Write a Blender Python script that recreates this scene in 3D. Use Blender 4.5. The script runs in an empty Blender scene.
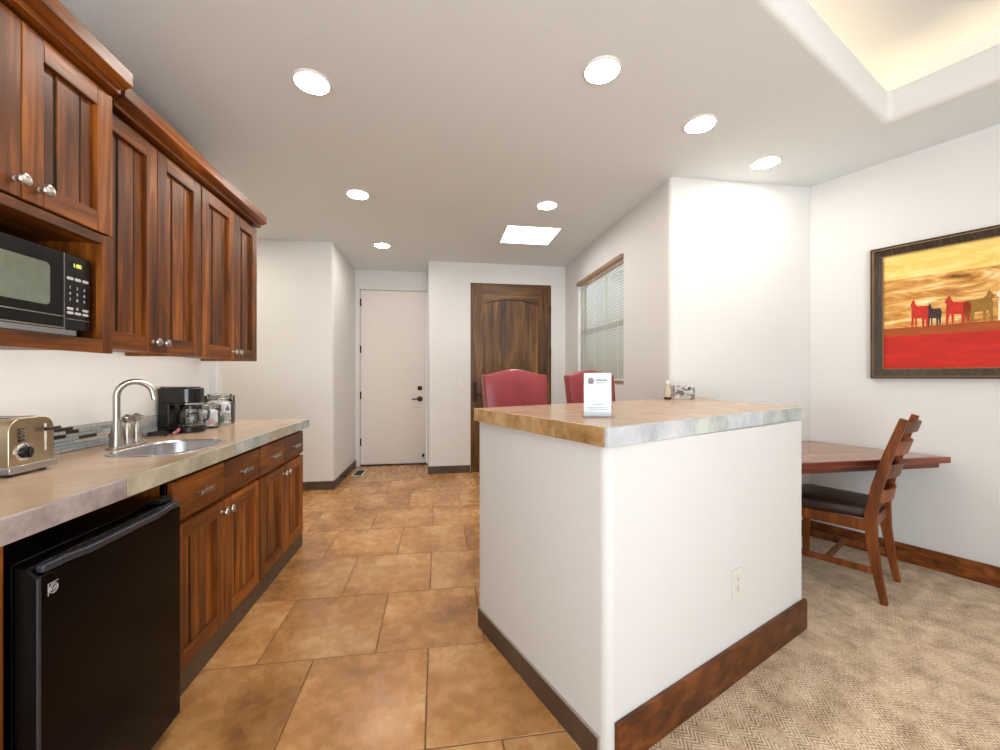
import bpy, bmesh, math, random
from mathutils import Matrix, Vector
random.seed(7)
PI = math.pi
S = bpy.context.scene
COL = S.collection

# ------------------------------------------------------------------ camera, world, light, exposure
EYE = 1.22
CEIL = 2.68
YAW = math.atan(63 / 410)
cam_d = bpy.data.cameras.new('camera')
cam = bpy.data.objects.new('camera', cam_d); COL.objects.link(cam)
cam_d.sensor_width = 36; cam_d.lens = 410 / 1000 * 36
cam_d.shift_y = 0.002; cam_d.clip_start = 0.02
cam.location = (0, 0, EYE); cam.rotation_euler = (PI / 2, 0, -YAW)
S.camera = cam

w = bpy.data.worlds.new('daylight'); S.world = w; w.use_nodes = True
bg = w.node_tree.nodes['Background']
bg.inputs[0].default_value = (0.80, 0.90, 1.0, 1); bg.inputs[1].default_value = 0.8

def area(name, loc, rot, sx, sy, power, col):
    l = bpy.data.lights.new(name, 'AREA'); l.shape = 'RECTANGLE'; l.size = sx; l.size_y = sy
    l.energy = power; l.color = col
    o = bpy.data.objects.new(name, l); COL.objects.link(o); o.location = loc; o.rotation_euler = rot
    return o
# daylight entering by the big patio window in the wall behind the camera, and by the shaded window
area('patio_daylight', (0.35, -2.98, 1.3), (PI / 2, 0, 0), 3.1, 2.2, 40, (0.86, 0.94, 1.0))
# unseen upward fill light added to brighten the ceiling
o_ = area('upward_fill', (0.35, -2.98, 0.75), (PI / 2 + math.radians(50), 0, 0), 3.1, 1.0, 68, (0.95, 0.97, 1.0))
o_.data.spread = math.radians(130)
area('side_daylight', (2.45, 4.13, 1.85), (PI / 2, 0, PI / 2), 1.2, 1.2, 14, (0.92, 0.96, 1.0))
CAN_STRENGTH = 62.0
COVE_STRENGTH = 3.3
SKYLIGHT_STRENGTH = 7.0

vs = S.view_settings
vs.view_transform = 'Standard'; vs.look = 'None'; vs.gamma = 1; vs.exposure = 0.74
vs.use_curve_mapping = False

# ------------------------------------------------------------------ materials
# unseen fill lights added to brighten the alcove and the wall below the cabinets
area('alcove_fill', (-2.15, 3.85, 2.66), (0, 0, 0), 0.16, 0.16, 9, (1.0, 0.93, 0.82))
area('under_cabinet_fill', (-1.20, 2.0, 1.300), (0, math.radians(50), 0), 0.03, 1.7, 1.5, (1.0, 0.95, 0.88))
def lin(c):
    c /= 255
    return c / 12.92 if c <= 0.04045 else ((c + 0.055) / 1.055) ** 2.4
def rgb(r, g, b): return (lin(r), lin(g), lin(b), 1)

class N:
    def __init__(s, name):
        s.m = bpy.data.materials.new(name); s.m.use_nodes = True
        s.t = s.m.node_tree; s.b = s.t.nodes['Principled BSDF']
    def n(s, typ, **kw):
        x = s.t.nodes.new('ShaderNode' + typ)
        for k, v in kw.items(): setattr(x, k, v)
        return x
    def l(s, a, b): s.t.links.new(a, b)
    def set(s, **kw):
        for k, v in kw.items(): s.b.inputs[k.replace('_', ' ')].default_value = v
        return s
    def coords(s, scale=(1, 1, 1), rot=(0, 0, 0)):
        tc = s.n('TexCoord'); mp = s.n('Mapping'); mp.inputs['Scale'].default_value = scale
        mp.inputs['Rotation'].default_value = rot
        s.l(tc.outputs['Object'], mp.inputs['Vector']); return mp.outputs['Vector']
    def noise(s, vec, scale, detail=4, rough=0.55, dist=0.0):
        x = s.n('TexNoise'); x.inputs['Scale'].default_value = scale; x.inputs['Detail'].default_value = detail
        x.inputs['Roughness'].default_value = rough; x.inputs['Distortion'].default_value = dist
        if vec is not None: s.l(vec, x.inputs['Vector'])
        return x.outputs['Fac']
    def ramp(s, fac, stops):
        r = s.n('ValToRGB'); el = r.color_ramp.elements
        while len(el) < len(stops): el.new(0.5)
        for e, (p, c) in zip(el, stops): e.position = p; e.color = c
        s.l(fac, r.inputs[0]); return r.outputs[0]
    def mix(s, f, a, b, mode='MIX'):
        x = s.n('Mix', data_type='RGBA', blend_type=mode)
        for i, v in ((0, f), (6, a), (7, b)):
            if hasattr(v, 'is_linked') or hasattr(v, 'links'): s.l(v, x.inputs[i])
            else: x.inputs[i].default_value = v
        return x.outputs[2]
    def math(s, op, a, b=0.0):
        x = s.n('Math', operation=op)
        for i, v in ((0, a), (1, b)):
            if hasattr(v, 'links'): s.l(v, x.inputs[i])
            else: x.inputs[i].default_value = v
        return x.outputs[0]
    def bump(s, h, strength=0.2, dist=0.002):
        x = s.n('Bump'); x.inputs['Strength'].default_value = strength; x.inputs['Distance'].default_value = dist
        s.l(h, x.inputs['Height']); s.l(x.outputs[0], s.b.inputs['Normal'])
    def col(s, c): s.l(c, s.b.inputs['Base Color'])

def plain(name, c, rough=0.5, metal=0.0, var=0.06, scale=30, bump=0.0, **kw):
    k = N(name); v = k.coords(); f = k.noise(v, scale)
    d = tuple(x * (1 - var) for x in c[:3]) + (1,); u = tuple(min(1, x * (1 + var)) for x in c[:3]) + (1,)
    k.col(k.ramp(f, [(0.3, d), (0.7, u)]))
    k.set(Roughness=rough, Metallic=metal, **kw)
    if bump: k.bump(f, bump)
    return k.m

def wood(name, dark, mid, light, axis='z', rough=0.40, knots=0.35, scale=1.0, rnd=0.25):
    k = N(name)
    sc = {'z': (11, 11, 0.9), 'y': (11, 0.9, 11), 'x': (0.9, 11, 11)}[axis]
    oi = k.n('ObjectInfo')
    tc = k.n('TexCoord'); ad = k.n('VectorMath', operation='ADD'); cmb = k.n('CombineXYZ')
    r10 = k.math('MULTIPLY', oi.outputs['Random'], 7.0)
    for i in range(3): k.l(r10, cmb.inputs[i])
    k.l(tc.outputs['Object'], ad.inputs[0]); k.l(cmb.outputs[0], ad.inputs[1])
    mp = k.n('Mapping'); mp.inputs['Scale'].default_value = tuple(x * scale for x in sc); k.l(ad.outputs[0], mp.inputs['Vector'])
    g = k.noise(mp.outputs[0], 2.2, 6, 0.6, 0.5)
    mp2 = k.n('Mapping'); mp2.inputs['Scale'].default_value = tuple((x * 0.16 + 0.6) * scale for x in sc); k.l(ad.outputs[0], mp2.inputs['Vector'])
    b = k.noise(mp2.outputs[0], 1.6, 3, 0.5, 0.3)
    c1 = k.ramp(g, [(0.25, dark), (0.5, mid), (0.78, light)])
    c2 = k.ramp(b, [(0.30, (0.46, 0.40, 0.34, 1)), (0.62, (1.15, 1.10, 1.0, 1))])
    c = k.mix(knots * 2 if knots * 2 < 1 else 1.0, c1, c2, 'MULTIPLY')
    rr = k.ramp(oi.outputs['Random'], [(0, (1 - rnd,) * 3 + (1,)), (1, (1 + rnd,) * 3 + (1,))])
    k.col(k.mix(1.0, c, rr, 'MULTIPLY')); k.set(Roughness=rough, Specular_IOR_Level=0.38)
    k.bump(g, 0.08, 0.001)
    return k.m

CAB = (rgb(50, 24, 6), rgb(122, 66, 18), rgb(190, 116, 42))
M = {}
for a in 'xyz': M['cab_' + a] = wood('alder_' + a, *CAB, axis=a)
M['base_x'] = wood('stained_trim_x', rgb(44, 18, 4), rgb(104, 54, 18), rgb(150, 88, 36), axis='x', scale=1.0)
M['base_y'] = wood('stained_trim_y', rgb(44, 18, 4), rgb(104, 54, 18), rgb(150, 88, 36), axis='y', scale=1.0)
M['chair_z'] = wood('chair_wood', rgb(64, 26, 6), rgb(118, 60, 18), rgb(160, 92, 36), axis='z', knots=0.2)
M['desk'] = wood('desk_top_wood', rgb(132, 92, 72), rgb(150, 110, 88), rgb(168, 128, 104), axis='x', rough=0.16, knots=0.04)
M['desk_edge'] = wood('desk_edge_wood', rgb(66, 28, 18), rgb(112, 56, 40), rgb(156, 92, 70), axis='x', rough=0.3)
M['door_wood'] = wood('knotty_door', rgb(48, 28, 10), rgb(108, 74, 34), rgb(160, 118, 62), axis='z', rough=0.4, knots=0.5, scale=0.8, rnd=0.05)
M['door_wood_x'] = wood('knotty_door_rail', rgb(48, 28, 10), rgb(108, 74, 34), rgb(160, 118, 62), axis='x', rough=0.4, knots=0.5, scale=0.8, rnd=0.05)
M['groove'] = plain('dark_groove', rgb(30, 12, 6), 0.7)

def wallpaint(name, c):
    k = N(name); v = k.coords(); f = k.noise(v, 55, 5, 0.6); g = k.noise(v, 1.5, 2)
    k.col(k.ramp(g, [(0.3, tuple(x * 0.975 for x in c[:3]) + (1,)), (0.7, c)])); k.set(Roughness=0.85); k.bump(f, 0.22, 0.004)
    return k.m
M['wall'] = wallpaint('wall_paint', rgb(223, 222, 219))
M['ceil'] = wallpaint('ceiling_paint', rgb(224, 229, 229))
M['whitedoor'] = plain('white_door_paint', rgb(226, 218, 210), 0.45, var=0.01)
M['plate'] = plain('white_plastic', rgb(226, 222, 212), 0.35, var=0.02)
M['beige'] = plain('beige_plastic', rgb(205, 196, 172), 0.4, var=0.02)

def floor_tile(name, stops, rough, sc=1.0, rv=1.0):
    k = N(name); v = k.coords(); gi = k.n('NewGeometry')
    ri = k.math('MULTIPLY', gi.outputs['Random Per Island'], 40.0)
    cmb = k.n('CombineXYZ'); k.l(ri, cmb.inputs[0]); k.l(ri, cmb.inputs[1])
    ad = k.n('VectorMath', operation='ADD'); k.l(v, ad.inputs[0]); k.l(cmb.outputs[0], ad.inputs[1])
    a = k.noise(ad.outputs[0], 2.6 * sc, 4, 0.55, 0.2); b = k.noise(ad.outputs[0], 15 * sc, 5, 0.6, 0.1)
    f = k.math('ADD', k.math('MULTIPLY', a, 0.72), k.math('MULTIPLY', b, 0.28))
    c = k.ramp(f, stops)
    vr = k.ramp(gi.outputs['Random Per Island'], [(0, (0.90, 0.89, 0.88, 1)), (1, (1.08, 1.07, 1.06, 1))])
    k.col(k.mix(1.0, c, vr, 'MULTIPLY')); k.set(Roughness=rough)
    rf = k.ramp(b, [(0.3, (rough - 0.08 * rv,) * 3 + (1,)), (0.7, (rough + 0.12 * rv,) * 3 + (1,))]); k.l(rf, k.b.inputs['Roughness'])
    k.bump(b, 0.12 * rv, 0.002)
    return k.m
M['tile'] = floor_tile('floor_tile', [(0.30, rgb(132, 88, 46)), (0.5, rgb(190, 137, 82)), (0.70, rgb(226, 184, 132))], 0.26, 1.0, 0.6)
M['grout'] = plain('grout', rgb(120, 84, 52), 0.9)
M['grout_light'] = plain('grout_light', rgb(165, 150, 135), 0.9)
M['darktile'] = floor_tile('dark_base_tile', [(0.28, rgb(52, 40, 32)), (0.5, rgb(84, 66, 54)), (0.72, rgb(112, 92, 78))], 0.45)
M['ctop'] = floor_tile('counter_tile', [(0.25, rgb(166, 136, 108)), (0.5, rgb(192, 163, 134)), (0.75, rgb(212, 190, 166))], 0.22, 0.6, 0.3)
def slate(name, a, b, c):
    return floor_tile(name, [(0.34, a), (0.5, b), (0.64, c)], 0.6, 3.0)
M['slate_daylit'] = slate('slate_edge_daylit', rgb(168, 172, 178), rgb(190, 194, 198), rgb(210, 212, 214))  # edge slate with the bluish daylight put into its colour
M['slate_lav'] = slate('slate_edge_lavender', rgb(150, 136, 136), rgb(184, 172, 171), rgb(208, 198, 196))
M['slate_green'] = slate('slate_edge_green', rgb(150, 146, 128), rgb(184, 178, 156), rgb(206, 198, 176))
M['slate_grey'] = slate('slate_edge_grey', rgb(152, 158, 156), rgb(178, 184, 180), rgb(202, 206, 200))
M['slate_warmlit'] = slate('slate_edge_warmlit', rgb(136, 98, 54), rgb(186, 146, 96), rgb(214, 180, 134))  # edge slate with the warm light on the bar's left face painted in
M['toptile'] = M['ctop']

def carpet():
    k = N('patterned_carpet'); tc = k.n('TexCoord'); mp = k.n('Mapping'); mp.inputs['Rotation'].default_value = (0, 0, math.radians(-24))
    k.l(tc.outputs['Object'], mp.inputs['Vector'])
    sx = k.n('SeparateXYZ'); k.l(mp.outputs[0], sx.inputs[0])
    # small zigzag weave, stronger in some patches
    zz = k.math('PINGPONG', sx.outputs[0], 0.030); ph = k.math('ADD', sx.outputs[1], zz)
    cell = k.noise(mp.outputs[0], 12.0, 2, 0.5)
    st = k.math('MULTIPLY', k.math('SINE', k.math('MULTIPLY', ph, 400.0)), k.math('MULTIPLY', k.math('GREATER_THAN', cell, 0.47), 1.5))
    big = k.noise(mp.outputs[0], 9.0, 5, 0.7, 0.0); fine = k.noise(mp.outputs[0], 150, 3, 0.75)
    f = k.math('ADD', k.math('MULTIPLY', st, 0.07), k.math('ADD', k.math('MULTIPLY', big, 0.55), k.math('MULTIPLY', fine, 0.42)))
    k.col(k.ramp(f, [(0.30, rgb(126, 100, 72)), (0.47, rgb(200, 170, 136)), (0.62, rgb(240, 216, 186))]))
    k.set(Roughness=0.97); k.b.inputs['Sheen Weight'].default_value = 0.2
    k.bump(k.math('ADD', k.math('MULTIPLY', st, 0.4), fine), 0.5, 0.004)
    return k.m
M['carpet'] = carpet()

def brushed(name, c, rough, sc=(1, 1, 120)):
    k = N(name); v = k.coords(sc); f = k.noise(v, 6, 3)
    k.col(k.ramp(f, [(0.3, tuple(x * 0.85 for x in c[:3]) + (1,)), (0.7, c)])); k.set(Metallic=1.0, Roughness=rough); k.bump(f, 0.05, 0.0005)
    return k.m
M['steel'] = brushed('brushed_steel', rgb(196, 196, 200), 0.28)
M['toaster_steel'] = brushed('toaster_steel', rgb(208, 192, 162), 0.3, (1, 60, 1))
M['nickel'] = brushed('satin_nickel', rgb(190, 186, 178), 0.3)
M['chrome'] = brushed('chrome', rgb(220, 220, 222), 0.1)
M['black'] = plain('black_plastic', rgb(16, 16, 18), 0.22)
M['fridge'] = plain('black_fridge_enamel', rgb(8, 6, 6), 0.22, var=0.1, scale=3, Specular_IOR_Level=0.10)
M['fridge_trim'] = plain('black_fridge_trim', rgb(46, 48, 58), 0.28)
M['gasket'] = plain('grey_gasket', rgb(80, 92, 118), 0.45)
M['glassdark'] = plain('dark_glass', rgb(24, 22, 20), 0.08)
M['mwglass'] = plain('mesh_door_glass', rgb(160, 170, 152), 0.14, 0.8, var=.1, scale=60)
M['mwface'] = plain('microwave_face', rgb(22, 17, 14), 0.18, Specular_IOR_Level=0.3)
M['bronze'] = plain('dark_bronze', rgb(58, 44, 36), 0.35, 0.8)
M['leather_red'] = plain('red_leather', rgb(150, 52, 60), 0.30, var=0.12, scale=9, bump=0.1, Coat_Weight=0.35, Coat_Roughness=0.3)
M['leather_dark'] = plain('dark_brown_leather', rgb(48, 30, 24), 0.32, var=0.2, scale=12, bump=0.1)
M['nail'] = plain('brass_nail', rgb(150, 110, 60), 0.3, 0.9)
M['paper'] = plain('white_paper', rgb(222, 224, 226), 0.6, var=0.01)
M['ink'] = plain('grey_ink', rgb(96, 92, 94), 0.7)
M['ink_pink'] = plain('pale_ink', rgb(150, 130, 138), 0.7)
M['white_mark'] = plain('white_print', rgb(205, 205, 205), 0.5)
M['rubber'] = plain('black_rubber', rgb(20, 20, 20), 0.6)
M['pink'] = plain('pink_plastic', rgb(205, 120, 120), 0.5)
M['blind'] = plain('blind_slat', rgb(178, 178, 166), 0.5, var=0.03)
M['blind_rail'] = plain('blind_rail_brown', rgb(150, 118, 90), 0.5)
M['vinyl'] = plain('window_vinyl', rgb(232, 230, 224), 0.4, var=0.01)

def glass(name, c=(1, 1, 1, 1), rough=0.02):
    k = N(name); k.set(Roughness=rough, IOR=1.35); k.b.inputs['Transmission Weight'].default_value = 1.0
    f = k.noise(k.coords(), 4); k.col(k.ramp(f, [(0, c), (1, c)])); return k.m
M['glass'] = glass('clear_glass', (0.94, 0.97, 0.96, 1))
M['acrylic'] = glass('clear_acrylic', (0.97, 0.98, 1, 1))
def thin_glass():
    k = N('window_pane_glass'); t = k.n('BsdfTransparent'); g = k.n('BsdfGlossy'); g.inputs['Roughness'].default_value = 0.02
    mx = k.n('MixShader'); mx.inputs[0].default_value = 0.06
    k.l(t.outputs[0], mx.inputs[1]); k.l(g.outputs[0], mx.inputs[2])
    k.l(mx.outputs[0], k.t.nodes['Material Output'].inputs['Surface']); return k.m
M['pane'] = thin_glass()
def clear():
    k = N('jar_glass'); t = k.n('BsdfTransparent'); t.inputs['Color'].default_value = (.99, 1, 1, 1); g = k.n('BsdfGlossy'); g.inputs['Roughness'].default_value = 0.04
    fr = k.n('Fresnel'); fr.inputs['IOR'].default_value = 1.22; mx = k.n('MixShader'); k.l(fr.outputs[0], mx.inputs[0])
    k.l(t.outputs[0], mx.inputs[1]); k.l(g.outputs[0], mx.inputs[2]); k.l(mx.outputs[0], k.t.nodes['Material Output'].inputs['Surface']); return k.m
M['jarglass'] = clear()
def emit(name, c, s):
    k = N(name); k.set(Base_Color=c); k.b.inputs['Emission Color'].default_value = c; k.b.inputs['Emission Strength'].default_value = s
    return k.m
M['can'] = emit('lamp_lens', (1.0, 0.93, 0.84, 1), CAN_STRENGTH)
M['cove'] = emit('rope_light', (1.0, 0.83, 0.55, 1), COVE_STRENGTH)
M['sky'] = emit('skylight_diffuser', (0.95, 0.97, 1.0, 1), SKYLIGHT_STRENGTH)
M['led'] = emit('green_display', (0.55, 0.62, 0.10, 1), 0.9)

def mosaic():
    k = N('mosaic_glass_tile'); gi = k.n('NewGeometry'); v = k.coords(); f = k.noise(v, 40)
    c = k.ramp(gi.outputs['Random Per Island'], [(0.0, rgb(52, 44, 42)), (0.24, rgb(60, 54, 54)), (0.26, rgb(150, 160, 166)), (0.6, rgb(178, 184, 184)), (0.85, rgb(192, 186, 176)), (1, rgb(130, 142, 144))])
    k.col(k.mix(0.25, c, k.ramp(f, [(0.3, (0.5, 0.5, 0.5, 1)), (0.7, (1.2, 1.2, 1.2, 1))]), 'MULTIPLY')); k.set(Roughness=0.15); return k.m
M['mosaic'] = mosaic()
def packets():
    k = N('sugar_packets'); v = k.coords(); vo = k.n('TexVoronoi'); vo.inputs['Scale'].default_value = 36; k.l(v, vo.inputs['Vector'])
    sx = k.n('SeparateColor'); k.l(vo.outputs['Color'], sx.inputs[0])
    k.col(k.ramp(sx.outputs[0], [(0.0, rgb(240, 236, 238)), (0.62, rgb(236, 232, 236)), (0.72, rgb(226, 180, 180)), (0.80, rgb(150, 180, 150)), (0.86, rgb(90, 80, 96)), (1.0, rgb(235, 235, 238))])); k.set(Roughness=0.5); return k.m
M['packets'] = packets()
def patterned():
    k = N('grey_pattern_card'); v = k.coords(); vo = k.n('TexVoronoi'); vo.inputs['Scale'].default_value = 45; k.l(v, vo.inputs['Vector'])
    sx = k.n('SeparateColor'); k.l(vo.outputs['Color'], sx.inputs[0])
    k.col(k.ramp(sx.outputs[1], [(0.0, rgb(80, 76, 74)), (0.3, rgb(150, 148, 146)), (0.6, rgb(228, 226, 224)), (1, rgb(196, 194, 192))])); k.set(Roughness=0.4); return k.m
M['pattern'] = patterned()

# ------------------------------------------------------------------ mesh helpers
class MB:
    def __init__(s): s.v = []; s.f = []; s.m = []
    def add(s, vs, fs, m=0):
        o = len(s.v); s.v += [tuple(p) for p in vs]; s.f += [tuple(i + o for i in f) for f in fs]; s.m += [m] * len(fs); return s
    def box(s, x0, x1, y0, y1, z0, z1, m=0):
        if x0 > x1: x0, x1 = x1, x0
        if y0 > y1: y0, y1 = y1, y0
        if z0 > z1: z0, z1 = z1, z0
        v = [(x0, y0, z0), (x1, y0, z0), (x1, y1, z0), (x0, y1, z0), (x0, y0, z1), (x1, y0, z1), (x1, y1, z1), (x0, y1, z1)]
        return s.add(v, [(0, 3, 2, 1), (4, 5, 6, 7), (0, 1, 5, 4), (1, 2, 6, 5), (2, 3, 7, 6), (3, 0, 4, 7)], m)
    def prism(s, pts, z0, z1, m=0):
        n = len(pts)
        v = [(x, y, z0) for x, y in pts] + [(x, y, z1) for x, y in pts]
        f = [tuple(range(n))[::-1], tuple(range(n, 2 * n))] + [(i, (i + 1) % n, n + (i + 1) % n, n + i) for i in range(n)]
        return s.add(v, f, m)
    def extrude(s, pts3, d, m=0):           # polygon in space pushed along the vector d
        n = len(pts3); d = Vector(d)
        v = [Vector(p) for p in pts3]; v = v + [p + d for p in v]
        return s.add(v, [tuple(range(n))[::-1], tuple(range(n, 2 * n))] + [(i, (i + 1) % n, n + (i + 1) % n, n + i) for i in range(n)], m)
    def loft(s, rings, m=0, cap0=True, cap1=True, closed=True):
        n = len(rings[0]); v = [p for r in rings for p in r]; f = []
        for k in range(len(rings) - 1):
            for i in range(n if closed else n - 1):
                j = (i + 1) % n; f.append((k * n + i, k * n + j, (k + 1) * n + j, (k + 1) * n + i))
        if cap0: f.append(tuple(range(n))[::-1])
        if cap1: f.append(tuple(range((len(rings) - 1) * n, len(rings) * n)))
        return s.add(v, f, m)
    def lathe(s, prof, c=(0, 0, 0), n=24, m=0, axis='z'):
        rings = []
        for r, h in prof:
            ring = []
            for i in range(n):
                a = 2 * PI * i / n; p = (r * math.cos(a), r * math.sin(a), h)
                if axis == 'x': p = (p[2], p[0], p[1])
                if axis == 'y': p = (p[1], p[2], p[0])
                ring.append((c[0] + p[0], c[1] + p[1], c[2] + p[2]))
            rings.append(ring)
        return s.loft(rings, m)
    def tube(s, path, r, n=12, m=0, flat=1.0):
        P = [Vector(p) for p in path]; R = r if isinstance(r, (list, tuple)) else [r] * len(P)
        up = None; rings = []
        for i, p in enumerate(P):
            t = (P[min(i + 1, len(P) - 1)] - P[max(i - 1, 0)]).normalized()
            if up is None: up = Vector((0, 0, 1)) if abs(t.z) < 0.9 else Vector((1, 0, 0))
            a = t.cross(up).normalized(); b = a.cross(t).normalized(); up = b
            rings.append([p + (a * math.cos(2 * PI * k / n) + b * math.sin(2 * PI * k / n) * flat) * R[i] for k in range(n)])
        return s.loft(rings, m)
    def bar(s, path, wx, wy, xa, m=0):      # rectangular section swept along a path; xa = fixed width direction
        rings = []; xa = Vector(xa).normalized(); P = [Vector(p) for p in path]
        for i, p in enumerate(P):
            t = (P[min(i + 1, len(P) - 1)] - P[max(i - 1, 0)]).normalized(); yb = t.cross(xa).normalized()
            a = wx[i] if isinstance(wx, list) else wx; b = wy[i] if isinstance(wy, list) else wy
            rings.append([p + xa * (sx * a / 2) + yb * (sy * b / 2) for sx, sy in ((-1, -1), (1, -1), (1, 1), (-1, 1))])
        return s.loft(rings, m)
    def sphere(s, c, r, m=0, sq=(1, 1, 1), n=16):
        rings = []
        for k in range(1, n // 2):
            a = PI * k / (n // 2)
            rings.append([(c[0] + r * sq[0] * math.sin(a) * math.cos(2 * PI * i / n), c[1] + r * sq[1] * math.sin(a) * math.sin(2 * PI * i / n), c[2] - r * sq[2] * math.cos(a)) for i in range(n)])
        return s.loft(rings, m)
    def plate(s, outer, holes, z0, z1, m=0):  # slab with holes
        bm = bmesh.new(); es = []
        for loop in [outer] + holes:
            vv = [bm.verts.new((x, y, z1)) for x, y in loop]
            es += [bm.edges.new((vv[i], vv[(i + 1) % len(vv)])) for i in range(len(vv))]
        bmesh.ops.triangle_fill(bm, use_beauty=True, use_dissolve=False, edges=es)
        bm.verts.index_update()
        top = [v.co.copy() for v in bm.verts]; tf = [[v.index for v in f.verts] for f in bm.faces]
        n = len(top); bnd = [(e.verts[0].index, e.verts[1].index) for e in bm.edges if len(e.link_faces) == 1]
        bm.free()
        v = top + [Vector((p.x, p.y, z0)) for p in top]
        s.add(v, tf + [[i + n for i in f][::-1] for f in tf] + [(a, b, b + n, a + n) for a, b in bnd], m)
        return s
    def text(s, body, size, M4, m=0, depth=0.0004):
        cu = bpy.data.curves.new('t', 'FONT'); cu.body = body; cu.size = size; cu.align_x = 'CENTER'; cu.align_y = 'CENTER'; cu.extrude = depth
        o = bpy.data.objects.new('t', cu); COL.objects.link(o)
        dg = bpy.context.evaluated_depsgraph_get(); me = bpy.data.meshes.new_from_object(o.evaluated_get(dg))
        s.add([M4 @ v.co for v in me.vertices], [tuple(p.vertices) for p in me.polygons], m)
        bpy.data.objects.remove(o); bpy.data.curves.remove(cu); bpy.data.meshes.remove(me)
        return s
    def build(s, name, mats, parent=None, bevel=0, seg=2, local=False, label=None, sub=0):
        if not isinstance(mats, (list, tuple)): mats = [mats]
        inv = BASE.get(parent.name, Matrix()).inverted() if (parent and not local) else Matrix()
        me = bpy.data.meshes.new(name)
        me.from_pydata([inv @ Vector(p) for p in s.v], [], s.f)
        for mt in mats: me.materials.append(M[mt])
        me.polygons.foreach_set('material_index', s.m)
        bm = bmesh.new(); bm.from_mesh(me); bmesh.ops.recalc_face_normals(bm, faces=bm.faces)
        for f in bm.faces: f.smooth = True
        for e in bm.edges:
            e.smooth = len(e.link_faces) == 2 and e.calc_face_angle(0) < math.radians(38)
        bm.to_mesh(me); bm.free()
        o = bpy.data.objects.new(name, me); COL.objects.link(o)
        if parent: o.parent = parent; BASE[o.name] = BASE.get(parent.name, Matrix())
        if bevel:
            b = o.modifiers.new('bevel', 'BEVEL'); b.width = bevel; b.segments = seg; b.limit_method = 'ANGLE'; b.angle_limit = math.radians(40); b.harden_normals = True
        if sub:
            b = o.modifiers.new('sub', 'SUBSURF'); b.levels = sub; b.render_levels = sub
        if label: o['label'] = label
        return o
BASE = {}
def thing(name, label, cat, loc=(0, 0, 0), rz=0, group=None, kind=None):
    o = bpy.data.objects.new(name, None); COL.objects.link(o); o.location = loc; o.rotation_euler = (0, 0, rz)
    o.empty_display_size = 0.1
    BASE[o.name] = Matrix.Translation(loc) @ Matrix.Rotation(rz, 4, 'Z')
    tag(o, label, cat, group, kind); return o
def tag(o, label=None, cat=None, group=None, kind=None):
    if label: o['label'] = label
    if cat: o['category'] = cat
    if group: o['group'] = group
    if kind: o['kind'] = kind
    return o
def copy_tree(o, parent=None):
    c = o.copy(); COL.objects.link(c)
    if parent: c.parent = parent
    for ch in [x for x in bpy.data.objects if x.parent == o]: copy_tree(ch, c)
    return c
def rnd_poly(pts, radii, n=6):               # polygon with some corners rounded
    out = []; k = len(pts)
    for i, (p, r) in enumerate(zip(pts, radii)):
        p = Vector(p)
        if not r: out.append((p.x, p.y)); continue
        a = (Vector(pts[i - 1]) - p).normalized(); b = (Vector(pts[(i + 1) % k]) - p).normalized()
        half = a.angle(b) / 2; t = r / math.tan(half); c = p + (a + b).normalized() * (r / math.sin(half))
        s0 = p + a * t - c; s1 = p + b * t - c; ang = s0.angle_signed(s1)
        for j in range(n + 1):
            th = -ang * j / n; q = Vector((s0.x * math.cos(th) - s0.y * math.sin(th), s0.x * math.sin(th) + s0.y * math.cos(th))) + c
            out.append((q.x, q.y))
    return out
def rrect(x0, x1, y0, y1, r, n=5):
    return rnd_poly([(x0, y0), (x1, y0), (x1, y1), (x0, y1)], [r] * 4, n)
TH = math.radians(24)
U = Vector((math.cos(TH), math.sin(TH))); V = Vector((-math.sin(TH), math.cos(TH)))

# ------------------------------------------------------------------ room shell
WL = -1.49                                   # kitchen wall face
st = dict(kind='structure')
mb = MB(); mb.box(-1.9, WL, -3, 3.0, 0, 2.6).box(-1.9, -1.76, -3, 3.0, 2.6, CEIL).box(-1.62, WL + 0.045, 2.985, 3.06, 0, 2.3)
tag(mb.build('wall_left', 'wall', bevel=0.012, seg=3), **st)
tag(MB().box(-3.1, -1.62, 2.9, 3.03, 0, CEIL).box(-3.1, -2.98, 3.03, 4.8, 0, CEIL).build('wall_alcove', 'wall'), **st)
HX = -1.10; HY = 5.82
pts = rnd_poly([(-3.1, 4.67), (HX - 0.01, 4.67), (HX, HY), (HX - 0.14, HY + 0.1), (HX - 0.14, 4.8), (-3.1, 4.8)], [0, 0.035, 0, 0, 0, 0])
tag(MB().prism(pts, 0, CEIL).build('wall_hall', 'wall'), **st)
# end wall of the hall with the door opening
mb = MB(); mb.box(HX - 0.02, -1.05, HY, HY + 0.12, 0, CEIL).box(-0.135, 0.0, HY, HY + 0.12, 0, CEIL).box(-1.05, -0.135, HY, HY + 0.12, 2.425, CEIL)
tag(mb.build('wall_end', 'wall'), **st)
FY = 5.24
DX0, DX1, DZ = 0.425, 1.485, 2.425
mb = MB()
pts = rnd_poly([(-0.11, FY), (DX0, FY), (DX0, FY + 0.13), (0.02, FY + 0.13), (0.02, HY), (-0.11, HY)], [0.03, 0, 0, 0, 0, 0])
mb.prism(pts, 0, CEIL).box(DX1, 1.82, FY, FY + 0.13, 0, CEIL).box(DX0, DX1, FY, FY + 0.13, DZ, CEIL)
tag(mb.build('wall_far', 'wall'), **st)
WX = 1.68; WY0, WY1, WZ0, WZ1 = 3.52, 4.74, 1.15, 2.35
mb = MB(); mb.box(WX, WX + 0.15, 2.9, WY0, 0, CEIL).box(WX, WX + 0.15, WY1, FY, 0, CEIL).box(WX, WX + 0.15, WY0, WY1, 0, WZ0).box(WX, WX + 0.15, WY0, WY1, WZ1, CEIL)
tag(mb.build('wall_window', 'wall'), **st)
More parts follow.
